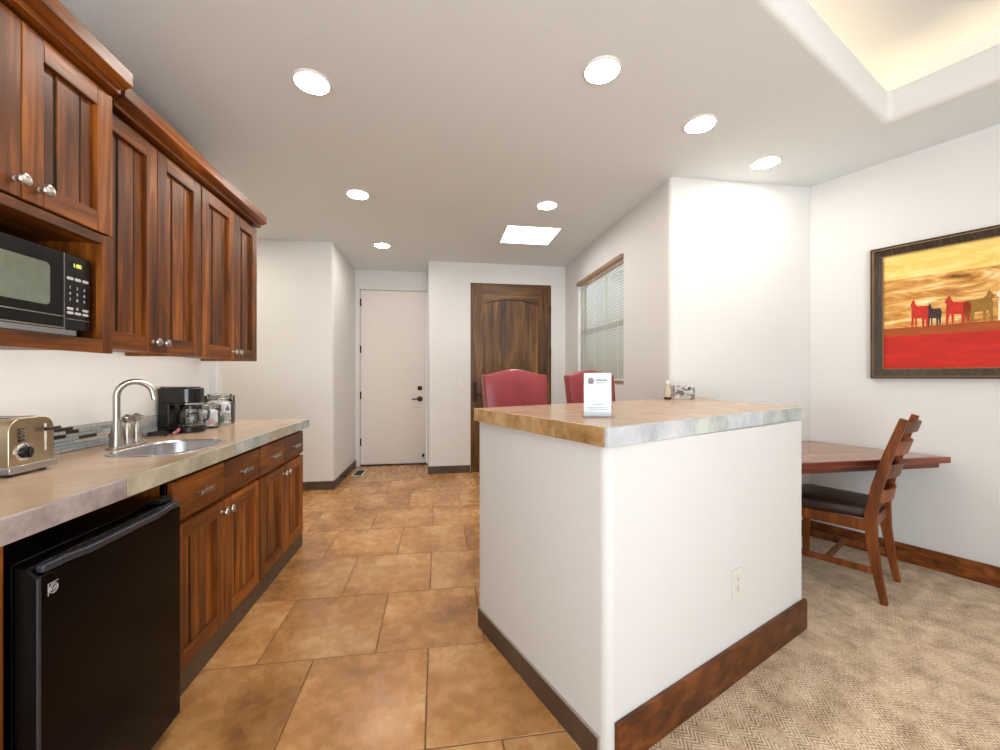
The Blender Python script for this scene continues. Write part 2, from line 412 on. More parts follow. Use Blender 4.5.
RC = Vector((2.83, 2.75))
pts = rnd_poly([(WX, 2.765), (RC.x + 0.05, 2.752), (RC.x + 0.15, 2.9), (WX, 2.9)], [0.03, 0, 0, 0])
tag(MB().prism(pts, 0, CEIL).build('wall_front', 'wall'), **st)
RE = Vector((math.sin(TH), -math.cos(TH))); RN = Vector((-math.cos(TH), -math.sin(TH)))   # along the right wall / into the room
r1 = RC + RE * 6.5
tag(MB().prism([tuple(RC), tuple(r1), tuple(r1 - RN * 0.14), tuple(RC - RN * 0.14)], 0, CEIL).build('wall_right', 'wall'), **st)
mb = MB(); mb.box(-1.9, -1.3, -3.15, -3.0, 0, CEIL).box(2.0, 5.7, -3.15, -3.0, 0, CEIL).box(-1.3, 2.0, -3.15, -3.0, 2.45, CEIL).box(-1.3, 2.0, -3.15, -3.0, 0, 0.15)
tag(mb.build('wall_back', 'wall'), **st)

# tiled floor: single tiles over a grout bed, half-bond rows
mb = MB(); TW, THh = 0.4875, 0.511; g = 0.0025
mb.box(-3.1, 1.83, -3.1, 6.0, -0.06, -0.002, 1)
r0 = -9
for r in range(-9, 10):
    y0 = 1.364 + THh * r; y1 = y0 + THh
    if y1 < -3.0 or y0 > 5.95: continue
    off = -0.039 if r % 2 == 0 else -0.270
    for cidx in range(-7, 5):
        x0 = off + TW * cidx; x1 = x0 + TW
        if x1 < -3.05 or x0 > 1.8: continue
        mb.box(max(x0 + g, -3.05), min(x1 - g, 1.8), y0 + g, min(y1 - g, 5.98), -0.012, 0.0, 0)
tag(mb.build('floor', ['tile', 'grout'], bevel=0.0015, seg=1), **st)
ISL = Vector((0.515, 1.19))                   # front corner of the bar counter body
a = ISL + U * 0.05 - V * 0.02; b = a - V * 5.2
tag(MB().prism([tuple(a), tuple(b), (5.7, -3.05), (5.7, -1.5), (2.95, 2.9), (1.7, 2.9), (1.3, 1.9)], -0.05, 0.006).build('floor_carpet', 'carpet'), **st)

# ceiling with the raised tray and the skylight opening
TC = Vector((2.555, 1.985)); TL, TWd = 3.0, 3.0
def tp(u, v): p = TC + U * u + V * v; return (p.x, p.y)
SK = (0.665, 1.215, 3.88, 4.40)
mb = MB().plate([(-3.1, -3.1), (5.7, -3.1), (5.7, 6.0), (-3.1, 6.0)],
                [[tp(.034, .034), tp(-TL - .034, .034), tp(-TL - .034, -TWd - .034), tp(.034, -TWd - .034)], [(SK[0], SK[2]), (SK[1], SK[2]), (SK[1], SK[3]), (SK[0], SK[3])]], CEIL, CEIL + 0.02)
tag(mb.build('ceiling', 'ceil'), **st)
mb = MB(); LZ = 2.857
T4 = .075
def lip(u0, u1, v0, v1, z0, z1, m=0): mb.prism([tp(u0, v0), tp(u1, v0), tp(u1, v1), tp(u0, v1)], z0, z1, m)
mb0 = MB(); BR = .032
prof = [(T4, CEIL + .0005), (BR, CEIL)] + [(BR - BR * math.sin(PI / 12 * k), CEIL + BR - BR * math.cos(PI / 12 * k)) for k in range(1, 7)] + [(0, LZ - .012), (.004, LZ - .004), (.012, LZ), (T4, LZ)]
rings_ = []
corners = rnd_poly([(0, 0), (-TL, 0), (-TL, -TWd), (0, -TWd)], [.03] * 4, 4)
cu, cv = -TL / 2, -TWd / 2
for o_u, z_ in prof:
    rings_.append([tp(cu + (u_ - cu) * (1 + o_u / (TL / 2)), cv + (v_ - cv) * (1 + o_u / (TWd / 2))) + (z_,) for u_, v_ in corners])
rings_.append(rings_[0]); mb0.loft(rings_, cap0=False, cap1=False)
tag(mb0.build('trim_1', 'wall'), **st)
mb = MB(); C = 0.22
lip(-TL - C, C, C, C + .03, CEIL + .0205, 3.08); lip(-TL - C, C, -TWd - C - .03, -TWd - C, CEIL + .0205, 3.08)
lip(C, C + .03, -TWd - C, C, CEIL + .0205, 3.08); lip(-TL - C - .03, -TL - C, -TWd - C, C, CEIL + .0205, 3.08)
lip(-TL - C, C, -TWd - C, C, 3.06, 3.09)
tag(mb.build('ceiling_tray', 'wall'), **st)
mb = MB(); zz = 2.80
q = [tp(.13, .13), tp(-TL - .13, .13), tp(-TL - .13, -TWd - .13), tp(.13, -TWd - .13)]
for i in range(4): mb.tube([q[i] + (zz,), q[(i + 1) % 4] + (zz,)], 0.016, 8)
o = mb.build('cove_light', 'cove'); tag(o, 'warm yellow rope light hidden along the raised ceiling tray', 'light')
# skylight
sk = thing('skylight', 'bright square skylight in the ceiling before the dark wood door', 'skylight', ((SK[0] + SK[1]) / 2, (SK[2] + SK[3]) / 2, CEIL))
mb = MB(); t_ = 0.012
mb.box(SK[0] - .0, SK[0] + t_, SK[2], SK[3], CEIL - .004, CEIL + .10).box(SK[1] - t_, SK[1], SK[2], SK[3], CEIL - .004, CEIL + .10)
mb.box(SK[0] + t_, SK[1] - t_, SK[2], SK[2] + t_, CEIL - .004, CEIL + .10).box(SK[0] + t_, SK[1] - t_, SK[3] - t_, SK[3], CEIL - .004, CEIL + .10)
mb.build('shaft', 'plate', sk)
MB().box(SK[0], SK[1], SK[2], SK[3], CEIL + .05, CEIL + .06).build('diffuser', 'sky', sk)

# baseboards
def seg_box(p, q, nrm, t, z0, z1, mb, m=0):
    p, q, nrm = Vector(p), Vector(q), Vector(nrm)
    mb.prism([tuple(p), tuple(q), tuple(q + nrm * t), tuple(p + nrm * t)], z0, z1, m)
def tilebase(name, segs):
    mb = MB()
    for p, q, nrm in segs:
        p, q = Vector(p), Vector(q); L = (q - p).length; k = max(1, round(L / 0.42)); d = (q - p) / k
        for i in range(k): seg_box(p + d * i + d.normalized() * .002, p + d * (i + 1) - d.normalized() * .002, nrm, .011, 0, .093, mb, 0)
        seg_box(p, q, nrm, .008, 0, .097, mb, 1)
    tag(mb.build(name, ['darktile', 'grout_light'], bevel=0.001, seg=1), **st)
tilebase('baseboard_hall', [((-2.9, 4.67), (HX - .002, 4.67), (0, -1)), ((HX - .01, 4.662), (HX, HY - .002), (1, 0))])
tilebase('baseboard_far', [((-.115, FY), (DX0 - .005, FY), (0, -1)), ((DX1 + .01, FY), (WX - .012, FY), (0, -1))])
tilebase('baseboard_window', [((WX, 2.80), (WX, FY - .013), (-1, 0))])
mb = MB(); seg_box(RC + RE * .0, RC + RE * 6.0, RN, .016, .006, .125, mb)
p0 = RC + RE * 0.004
tag(mb.build('baseboard_right', 'base_y', bevel=0.004), **st)
mb = MB(); mb.box(1.98, RC.x - .02, 2.742, 2.757, .006, .125)
tag(mb.build('baseboard_front', 'base_x', bevel=0.004), **st)

# ------------------------------------------------------------------ white hall door
d1 = thing('door_1', 'plain white hall door at the end of the passage', 'door', (-.59, HY, 0), kind='structure')
MB().box(-1.035, -.147, HY + .012, HY + .055, .02, 2.412).build('door_leaf', 'whitedoor', d1, bevel=.003)
mb = MB(); mb.box(-1.072, -1.040, HY - .008, HY + .10, 0, 2.445).box(-.142, -.115, HY - .008, HY + .10, 0, 2.445).box(-1.04, -.142, HY - .008, HY + .10, 2.417, 2.445)
mb.build('door_frame', 'wall', d1, bevel=.003)
MB().box(-1.04, -.142, HY - .004, HY + .10, 0, .016).build('threshold', 'bronze', d1, label='dark threshold strip')
for z in (.33, .97, 1.60, 2.24):
    mb = MB(); mb.box(-1.050, -1.022, HY + .002, HY + .013, z - .05, z + .05); mb.tube([(-1.037, HY + .001, z - .05), (-1.037, HY + .001, z + .05)], .006, 8)
    mb.build('hinge', 'bronze', d1, label='dark bronze hinge')
MB().lathe([(.033, 0), (.033, -.012), (.026, -.018), (.018, -.022)], (-.236, HY + .012, 1.065), 20, axis='y').build('deadbolt', 'bronze', d1)
mb = MB(); mb.lathe([(.036, 0), (.036, -.010), (.028, -.016), (.014, -.018), (.014, -.05)], (-.236, HY + .012, .915), 20, axis='y')
mb.tube([(-.236, HY - .036, .915), (-.28, HY - .038, .917), (-.335, HY - .036, .913), (-.345, HY - .03, .91)], [.010, .009, .008, .006], 10)
mb.build('lever_handle', 'bronze', d1)
MB().box(-.31, -.25, HY + .008, HY + .0122, .79, .80).build('label_strip', 'beige', d1)
mb = MB(); mb.lathe([(.018, 0), (.018, -.008), (.008, -.012), (.008, -.05), (.016, -.052), (.016, -.07), (.008, -.075)], (-.19, HY + .012, .13), 14, axis='y')
mb.build('door_stop', 'rubber', d1)
# small stop on the hall baseboard
mb = MB(); mb.lathe([(.014, 0), (.014, .006), (.006, .01), (.006, .045), (.012, .047), (.012, .06)], (HX + .008, 4.95, .075), 14, axis='x')
tag(mb.build('door_stop', 'rubber'), 'small dark door stop on the tiled baseboard left of the white door', 'door stop')

# ------------------------------------------------------------------ dark wood door with arched panel
d2 = thing('door_2', 'dark knotty wood door with an arched panel', 'door', ((DX0 + DX1) / 2, FY, 0), kind='structure')
fy = FY + .006
ax0, ax1 = .585, 1.325
mb = MB(); mb.box(DX0 + .006, ax0, fy, fy + .045, .01, DZ - .006).box(ax1, DX1 - .006, fy, fy + .045, .01, DZ - .006)
mb.box(ax0, ax1, fy, fy + .045, .01, .25, 1).box(ax0, ax1, fy, fy + .045, .95, 1.10, 1)
arc = [(ax1 - (ax1 - ax0) * i / 16, 2.165 + .06 * math.sin(PI * i / 16)) for i in range(17)]
mb.extrude([(ax0, fy, DZ - .006), (ax1, fy, DZ - .006)] + [(x, fy, z) for x, z in arc], (0, .045, 0), 1)
mb.build('door_leaf', ['door_wood', 'door_wood_x'], d2, bevel=.003)
mb = MB(); k = 6; wd = (ax1 - ax0) / k
for i in range(k): mb.box(ax0 + wd * i + .0005, ax0 + wd * (i + 1) - .0005, fy + .022, fy + .04, .2, 2.26)
mb.build('door_panel', 'door_wood', d2, bevel=.0015)
MB().box(ax0 - .01, ax1 + .01, fy + .038, fy + .042, .2, 2.24).build('panel_back', 'groove', d2)
mb = MB(); mb.box(DX0, DX0 + .006, FY - .004, FY + .1, 0, DZ).box(DX1 - .006, DX1, FY - .004, FY + .1, 0, DZ).box(DX0, DX1, FY - .004, FY + .1, DZ - .006, DZ).box(DX0, DX1, FY + .075, FY + .1, 0, DZ)
mb.build('door_frame', 'door_wood', d2)
for z in (.4, 1.55, 2.1):
    MB().tube([(DX1 - .008, FY - .006, z - .06), (DX1 - .008, FY - .006, z + .06)], .009, 8).build('hinge', 'bronze', d2)
mb = MB(); mb.box(.455, .51, fy - .008, fy, .90, 1.16); mb.tube([(.482, fy - .008, 1.0), (.482, fy - .05, 1.0), (.53, fy - .055, 1.0), (.585, fy - .05, .995)], .010, 10)
mb.build('lever_handle', 'bronze', d2, bevel=.002)

# ------------------------------------------------------------------ window and blind
w1 = thing('window_1', 'side window behind the pale slatted blind', 'window', (WX, 4.13, WZ0), kind='structure')
mb = MB(); X0, X1 = WX + .09, WX + .14; f = .05
mb.box(X0, X1, WY0, WY0 + f, WZ0, WZ1).box(X0, X1, WY1 - f, WY1, WZ0, WZ1).box(X0, X1, WY0 + f, WY1 - f, WZ0, WZ0 + f).box(X0, X1, WY0 + f, WY1 - f, WZ1 - f, WZ1)
mb.box(X0, X1, WY0 + f, WY1 - f, 1.72, 1.79).box(X0 + .01, X1 - .01, 4.11, 4.15, WZ0 + f, WZ1 - f)
mb.build('window_frame', 'vinyl', w1, bevel=.003)
MB().box(X0 + .022, X0 + .028, WY0 + f, WY1 - f, WZ0 + f, WZ1 - f).build('window_pane', 'pane', w1)
bl = thing('window_blind', 'closed pale slatted blind hanging in the side window', 'blind', (WX + .02, 4.13, WZ1))
mb = MB(); mb.box(WX - .025, WX + .05, WY0 + .004, WY1 - .004, WZ1 - .045, WZ1 - .003)
mb.build('headrail', 'blind_rail', bl, bevel=.004)
mb = MB(); n = 42
for i in range(n):
    z = WZ1 - .075 - (WZ1 - WZ0 - .14) * i / (n - 1)
    a = math.radians(66); dx, dz = .0185 * math.cos(a), .014 * math.sin(a)
    y0, y1 = WY0 + .006, WY1 - .006; x = WX + .03
    mb.extrude([(x - dx, y0, z - dz), (x, y0, z + .0025), (x + dx, y0, z + dz), (x + dx, y0, z + dz + .0012), (x, y0, z + .0037), (x - dx, y0, z - dz + .0012)], (0, y1 - y0, 0))
mb.build('slats', 'blind', bl)
mb = MB()
for y in (WY0 + .15, 4.0, 4.26, WY1 - .15): mb.tube([(WX + .013, y, WZ1 - .06), (WX + .013, y, WZ0 + .03)], .0018, 6)
mb.build('ladder_cord', 'plate', bl)
MB().box(WX + .01, WX + .045, WY0 + .01, WY1 - .01, WZ0 + .008, WZ0 + .035).build('bottom_rail', 'blind_rail', bl, bevel=.004)
# back patio window (behind the camera) frame
w2 = thing('window_2', 'large patio window behind the viewer', 'window', (.35, -3.07, 0), kind='structure')
mb = MB()
for x in (-1.3, -.22, .86, 1.94): mb.box(x, x + .06, -3.11, -3.05, .15, 2.45)
mb.box(-1.3, 2.0, -3.11, -3.05, .15, .21).box(-1.3, 2.0, -3.11, -3.05, 2.39, 2.45)
mb.build('window_frame', 'bronze', w2)

# ------------------------------------------------------------------ recessed ceiling lights
def make_can():
    r = thing('ceiling_light', '', 'ceiling light', (0, 0, CEIL), group='recessed ceiling lights')
    prof = [(.079, -.006), (.080, -.009), (.086, -.007), (.090, -.002), (.0905, .001), (.079, .001)]
    mb = MB(); n = 36; rings = [[(q * math.cos(2 * PI * i / n), q * math.sin(2 * PI * i / n), h) for i in range(n)] for q, h in prof]
    rings.append(rings[0]); mb.loft(rings, cap0=False, cap1=False); mb.build('trim_ring', 'plate', r, local=True)
    MB().lathe([(.0795, -.002), (.079, -.0065), (.05, -.009), (.02, -.010)], (0, 0, 0), 32).build('lens', 'can', r, local=True)
    return r
can = make_can()
CANS = [(-.611, 2.147, 'round recessed ceiling light nearest the tall end of the wall cabinets'),
        (.776, 1.854, 'round recessed ceiling light above the front of the bar counter'),
        (1.50, 2.163, 'round recessed ceiling light between the bar counter and the raised tray'),
        (2.208, 2.478, 'round recessed ceiling light beside the right wall corner, above the desk'),
        (-.623, 3.405, 'round recessed ceiling light past the far end of the wall cabinets'),
        (-.601, 4.68, 'round recessed ceiling light just before the white hall door, farthest away'),
        (.923, 3.379, 'round recessed ceiling light just in front of the square skylight')]
for i, (x, y, lb) in enumerate(CANS):
    o = can if i == 0 else copy_tree(can)
    o.location = (x, y, CEIL); o['label'] = lb

# ------------------------------------------------------------------ cabinets
def shaker(parent, X, y0, y1, z0, z1, stile, rail, knob=None, name='door'):
    """door in the plane X facing +X; frame, boarded panel, knob"""
    g = .0015; y0 += g; y1 -= g; t = .021
    mb = MB(); mb.box(X - t, X, y0, y0 + stile, z0, z1).box(X - t, X, y1 - stile, y1, z0, z1)
    mb.box(X - t, X, y0 + stile, y1 - stile, z0, z0 + rail, 1).box(X - t, X, y0 + stile, y1 - stile, z1 - rail, z1, 1)
    d = mb.build(name, ['cab_z', 'cab_y'], parent, bevel=.0025)
    a, b = y0 + stile, y1 - stile; wv = b - a; mb = MB()
    cuts = [a, a + wv * .27, a + wv * .73, b]
    for i in range(3):
        mb.box(X - .0185, X - (.0150 if i != 1 else .0125), cuts[i] + (.005 if i else 0), cuts[i + 1] - (.005 if i < 2 else 0), z0 + rail, z1 - rail)
    mb.box(X - .0205, X - .0165, a - .004, b + .004, z0 + rail - .004, z1 - rail + .004, 1)
    mb.build('panel', ['cab_z', 'groove'], d, bevel=.002)
    if knob:
        kb = MB(); kb.lathe([(.009, 0), (.009, .003), (.006, .006), (.006, .016), (.014, .020), (.017, .025), (.015, .030), (.008, .033)], (X, knob[0], knob[1]), 20, axis='x')
        kb.build('knob', 'nickel', d, label='satin nickel knob')
    return d
def drawer(parent, X, y0, y1, z0, z1):
    d = MB().box(X - .021, X, y0 + .002, y1 - .002, z0, z1).build('drawer', 'cab_y', parent, bevel=.004)
    c = (y0 + y1) / 2; z = (z0 + z1) / 2; L = .048
    mb = MB()
    for s in (-1, 1): mb.lathe([(.007, 0), (.006, .004), (.005, .022)], (X, c + s * L * .7, z), 12, axis='x')
    mb.box(X + .020, X + .030, c - L, c + L, z - .009, z + .009)
    mb.build('handle', 'nickel', d, bevel=.003, label='satin nickel bar pull')
    return d
BX = -.96                                     # base door faces
def base_cab(y0, y1, label):
    t = thing('base_cabinet', label, 'cabinet', ((WL + BX) / 2, (y0 + y1) / 2, 0), group='base cabinets')
    Xf = BX - .0225; ym = (y0 + y1) / 2; mb = MB(); XB = WL + (.004 if y1 < 2.9 else .050)
    mb.box(XB, Xf, y0, y0 + .018, .1, .850).box(XB, Xf, y1 - .018, y1, .1, .850)
    mb.box(XB, Xf - .02, y0 + .018, y1 - .018, .1, .118).box(XB, XB + .008, y0 + .018, y1 - .018, .118, .84)
    for ya, yb in ((y0, y0 + .035), (ym - .02, ym + .02), (y1 - .035, y1)): mb.box(Xf - .02, Xf, ya, yb, .1, .85)
    for za, zb in ((.1, .13), (.645, .69), (.82, .85)): mb.box(Xf - .02, Xf - .001, y0 + .035, y1 - .035, za, zb)
    mb.box(WL + .05, BX - .016, y0, y1, 0.001, .1)
    mb.build('body', 'cab_z', t, bevel=.001)
    drawer(t, BX, y0 + .004, ym, .676, .832); drawer(t, BX, ym, y1 - .004, .676, .832)
    shaker(t, BX, y0 + .004, ym, .10, .658, .062, .062, (ym - .028, .61)); shaker(t, BX, ym, y1 - .004, .10, .658, .062, .062, (ym + .028, .61))
    mb = MB(); mb.box(BX - .016, BX - .006, y0, (y0 + y1) / 2 - .001, .003, .094).box(BX - .016, BX - .006, (y0 + y1) / 2 + .001, y1, .003, .094).box(BX - .016, BX - .007, y0, y1, .001, .097, 1)
    mb.build('toe_kick', ['darktile', 'grout_light'], t, label='dark tile toe kick')
    return t
base_cab(1.668, 2.420, 'brown wood base cabinet with two drawers and two doors beside the black fridge')
base_cab(2.424, 3.162, 'brown wood base cabinet with two drawers and two doors at the far counter end')
# end panel left of the fridge
tag(MB().box(WL + .004, BX + .004, 1.048, 1.073, 0.001, .853).build('end_panel', 'cab_z', bevel=.002), 'narrow brown wood end panel left of the black fridge', 'cabinet panel')

UX = -1.16; UZ0, UZ1 = 1.322, 2.19
def upper_cab(y0, y1, ym, label, nm='wall_cabinet'):
    t = thing(nm, label, 'cabinet', ((WL + UX) / 2, (y0 + y1) / 2, UZ0), group='wall cabinets')
    Xf = UX - .0225; mb = MB()
    mb.box(WL + .003, Xf, y0, y0 + .018, UZ0, UZ1).box(WL + .003, Xf, y1 - .018, y1, UZ0, UZ1)
    mb.box(WL + .003, Xf, y0 + .018, y1 - .018, UZ0 + .015, UZ0 + .033).box(WL + .003, Xf, y0 + .018, y1 - .018, UZ1 - .018, UZ1).box(WL + .003, WL + .01, y0 + .018, y1 - .018, UZ0 + .033, UZ1 - .018)
    for ya, yb in ((y0 + .018, y0 + .035), (ym - .02, ym + .02), (y1 - .035, y1 - .018)): mb.box(Xf - .02, Xf, ya, yb, UZ0 + .033, UZ1 - .018)
    mb.build('body', 'cab_z', t, bevel=.001)
    kz = UZ0 + .042
    shaker(t, UX, y0 + .003, ym, UZ0, UZ1 - .012, .062, .065, (ym - .028, kz)); shaker(t, UX, ym, y1 - .003, UZ0, UZ1 - .012, .062, .065, (ym + .028, kz))
    return t
upper_cab(1.600, 2.246, 1.919, 'brown wood wall cabinet with two tall doors next to the microwave cabinet, above the faucet')
upper_cab(2.248, 2.886, 2.588, 'brown wood wall cabinet with two tall doors at the far end, above the coffee maker')
def crown(X, y0, y1, label, ret0=False):
    t = thing('crown_molding', label, 'molding', (X, (y0 + y1) / 2, UZ1))
    MB().box(WL + .003, X + .024, y0, y1 + .040, UZ1 + .0005, UZ1 + .022).build('lower_strip', 'cab_y', t, bevel=.003)
    mb = MB(); pr = [(WL + .003, UZ1 + .022), (X + .036, UZ1 + .022), (X + .058, UZ1 + .034), (X + .058, UZ1 + .080), (WL + .003, UZ1 + .080)]
    mb.extrude([(x, y0, z) for x, z in pr], (0, y1 + .045 - y0, 0)); mb.build('upper_board', 'cab_y', t, bevel=.002)
crown(UX, 1.652, 2.845, 'long brown wood crown molding along the top of the two far wall cabinets')
# microwave cabinet: doors above an open niche
MX = -1.10; my0, my1 = .968, 1.594
t = thing('microwave_cabinet', 'deeper brown wood wall cabinet with an open microwave niche under two doors', 'cabinet', ((WL + MX) / 2, 1.28, 1.30))
Xf = MX - .0225; mb = MB(); mz0, mz1, dz0 = 1.300, 2.19, 1.70
mb.box(WL + .003, Xf, my0, my0 + .02, mz0 + .01, mz1).box(WL + .003, Xf, my1 - .02, my1, mz0 + .01, mz1)
mb.box(WL + .003, Xf, my0 + .02, my1 - .02, mz0 + .01, mz0 + .042, 1).box(WL + .003, Xf, my0 + .02, my1 - .02, 1.672, 1.69, 1).box(WL + .003, Xf, my0 + .02, my1 - .02, mz1 - .02, mz1, 1)
mb.box(WL + .003, WL + .01, my0 + .02, my1 - .02, mz0 + .042, mz1 - .02)
mb.build('body', ['cab_z', 'cab_y'], t, bevel=.001)
mb = MB(); mb.box(Xf, MX, my0, my0 + .04, mz0, 1.692).box(Xf, MX, my1 - .042, my1, mz0, 1.692).box(Xf, MX, my0 + .04, my1 - .042, mz0, mz0 + .044, 1).box(Xf, MX, my0 + .04, my1 - .042, 1.662, 1.692, 1)
mb.build('niche_frame', ['cab_z', 'cab_y'], t, bevel=.0025)
shaker(t, MX, my0, 1.281, dz0, mz1 - .012, .062, .065, (1.281 - .020, 1.742)); shaker(t, MX, 1.281, my1, dz0, mz1 - .012, .062, .065, (1.281 + .048, 1.742))
crown(MX, .95, 1.555, 'short brown wood crown molding above the microwave cabinet, stepped forward')
# microwave in the niche
FX = -1.128
t = thing('microwave', 'black microwave with green display in the wall cabinet niche', 'microwave', (-1.3, 1.29, 1.345))
a0, a1, z0, z1 = 1.035, 1.540, 1.366, 1.602
MB().box(WL + .03, FX - .03, a0, a1, z0, z1).build('body', 'black', t, bevel=.004)
for yy in (a0 + .05, a1 - .05):
    for xx in (FX - .08, WL + .1): MB().lathe([(.014, 1.3435), (.014, z0 - .004)], (xx, yy, 0), 12).build('foot', 'rubber', t)
MB().box(WL + .03, FX - .003, a0 + .004, a1 - .05, z0 - .016, z0).build('underside', 'steel', t, label='pale metal underside')
wy1 = a1 - .098
dr = MB().box(FX - .03, FX, a0, wy1, z0, z1).build('door', 'mwface', t, bevel=.004)
mb = MB(); mb.extrude([(FX + .0003, y, z) for y, z in rrect(a0 + .05, 1.395, 1.432, 1.556, .014)], (.0012, 0, 0)); mb.build('door_window', 'mwglass', dr)
mb = MB(); mb.box(FX, FX + .003, a0, wy1, 1.404, 1.4065).box(FX, FX + .003, a0, wy1, z0 + .002, z0 + .006); mb.build('door_trim', 'nickel', dr)
cp = MB().box(FX - .03, FX, wy1 + .002, a1, z0, z1).build('control_panel', 'black', t, bevel=.004)
c = (wy1 + a1) / 2; mb = MB(); mb.box(FX - .001, FX + .001, wy1 - .0005, wy1 + .002, z0, z1)
mb.box(FX, FX + .0015, wy1 + .008, a1 - .006, 1.3995, 1.4015); mb.build('panel_trim', 'nickel', cp)
RX = Matrix(((0, 0, 1, 0), (1, 0, 0, 0), (0, 1, 0, 0), (0, 0, 0, 1)))   # text lying in XY -> facing +X, reading along +Y
def face(x, y, z): return Matrix.Translation((x, y, z)) @ RX
MB().box(FX, FX + .0006, c - .028, c + .022, 1.558, 1.582).build('display_glass', 'glassdark', cp)
MB().text('1:00', .018, face(FX + .001, c - .003, 1.570)).build('display_digits', 'led', cp)
def key(y, z, w_=.022, h_=.009): MB().extrude([(FX, yy, zz) for yy, zz in rrect(y - w_ / 2, y + w_ / 2, z - h_ / 2, z + h_ / 2, .003, 3)], (.0012, 0, 0)).build('key', 'white_mark', cp)
for k in range(3): key(c - .028 + .028 * k, 1.527); key(c - .028 + .028 * k, 1.420, .022, .008)
key(c - .028, 1.433, .022, .008); key(c + .028, 1.433, .022, .008)
n_ = 1
for rw in range(3):
    for cc in range(3):
        MB().text(str(n_), .013, face(FX + .0005, c - .028 + .026 * cc, 1.499 - .019 * rw)).build('digit', 'white_mark', cp); n_ += 1
MB().text('0', .013, face(FX + .0005, c - .002, 1.434)).build('digit', 'white_mark', cp)

# ------------------------------------------------------------------ kitchen countertop
CX = -.918; CZ = .915; CT = .058
ct = thing('countertop', 'long tan tiled kitchen countertop with rough stone edge over the base cabinets', 'countertop', (-1.2, 2.0, CZ))
sink_hole = rrect(-1.275, -1.000, 1.77, 2.17, .10, 8)
mb = MB().plate([(WL, .95), (CX - .012, .95), (CX - .012, 3.165), (WL, 3.165), (WL, 3.061), (WL + .046, 3.061), (WL + .046, 2.984), (WL, 2.984)], [sink_hole], CZ - .035, CZ)
mb.build('slab', 'ctop', ct)
mb = MB()                                     # thin tile joints on top
ys = [.95, 1.385, 1.72, 2.055, 2.435, 2.79, 3.165]
cols = ['slate_lav', 'slate_lav', 'slate_green', 'slate_green', 'slate_grey', 'slate_green', 'slate_grey']
for i in range(len(ys) - 1):
    e = MB().box(CX - .014, CX, ys[i] + .0015, ys[i + 1] - .0015, CZ - CT, CZ + .0006)
    e.build('edge_tile', cols[i if i == 0 else i + 1 if i + 1 < 7 else 6], ct, bevel=.003)
MB().box(WL, CX - .014, 3.165, 3.177, CZ - CT, CZ).build('edge_tile', 'slate_grey', ct, bevel=.003)
# mosaic backsplash strip
bs = thing('backsplash', 'low mosaic tile backsplash strip along the kitchen wall', 'backsplash', (WL, 2.0, CZ))
MB().box(WL + .0005, WL + .006, .95, 2.98, CZ + .001, 1.017).build('backing', 'grout_light', bs)
mb = MB(); nrow = 7; hh = .100 / nrow
for r in range(nrow):
    y = .95 - random.random() * .1; z = CZ + .002 + hh * r
    while y < 2.97:
        L = random.choice([.03, .06, .09, .12, .15]); ya, yb = max(y, .951), min(y + L, 2.975)
        if yb - ya > .006: mb.box(WL + .004, WL + .011, ya + .001, yb - .001, z + .0008, z + hh - .0008)
        y += L
mb.build('mosaic_tiles', 'mosaic', bs)
# sink
sk_ = thing('sink', 'stainless steel sink set in the kitchen countertop', 'sink', (-1.18, 1.965, CZ))
def ring(o, z, r=.10): return [(x, y, z) for x, y in rrect(-1.275 - o, -1.000 + o, 1.77 - o, 2.17 + o, r + o * .6, 8)]
mb = MB().loft([ring(.017, CZ + .0005), ring(.015, CZ + .004), ring(.002, CZ + .005), ring(-.004, CZ - .002), ring(-.010, CZ - .11), ring(-.03, CZ - .145), ring(-.10, CZ - .152)], cap0=False)
mb.build('basin', 'steel', sk_)
MB().lathe([(.045, CZ - .151), (.045, CZ - .148), (.03, CZ - .149), (.012, CZ - .1495)], (-1.138, 1.97, 0), 20).build('drain', 'chrome', sk_)
# faucet with two side valves
fx, fy_ = -1.345, 1.968
fa = thing('faucet', 'brushed nickel gooseneck faucet with side valves behind the sink', 'faucet', (fx, 1.98, CZ))
mb = MB(); mb.extrude([(x, y, CZ) for x, y in rrect(fx - .032, fx + .032, 1.932, 2.120, .031, 8)], (0, 0, .009)); mb.build('base_plate', 'nickel', fa, bevel=.002)
path = [(fx, fy_, CZ + .02), (fx, fy_, CZ + .12), (fx, fy_, CZ + .225)]
for i in range(1, 13):
    a = PI * i / 12 * .97; R = .060; q = R * (1 - math.cos(a)); path.append((fx + q * .80, fy_ + q * .60, CZ + .225 + R * math.sin(a)))
pl = path[-1]; path.append((pl[0] + .004, pl[1] + .002, pl[2] - .025))
mb = MB(); mb.lathe([(.025, CZ + .009), (.025, CZ + .02), (.023, CZ + .035), (.020, CZ + .07), (.016, CZ + .10), (.0125, CZ + .125)], (fx, fy_, 0), 24); mb.tube(path, .0125, 14)
mb.build('spout', 'nickel', fa)
for y in (2.030, 2.085):
    mb = MB(); mb.lathe([(.022, CZ + .009), (.023, CZ + .02), (.018, CZ + .03), (.021, CZ + .05), (.017, CZ + .085), (.010, CZ + .105), (.017, CZ + .112), (.021, CZ + .122), (.021, CZ + .130), (.012, CZ + .136), (.006, CZ + .142)], (fx, y, 0), 20)
    v = mb.build('valve', 'nickel', fa)
mb = MB(); mb.tube([(fx + .005, 2.030, CZ + .128), (fx + .03, 2.030, CZ + .136), (fx + .062, 2.037, CZ + .128)], [.007, .006, .005], 10); mb.build('lever', 'nickel', fa)

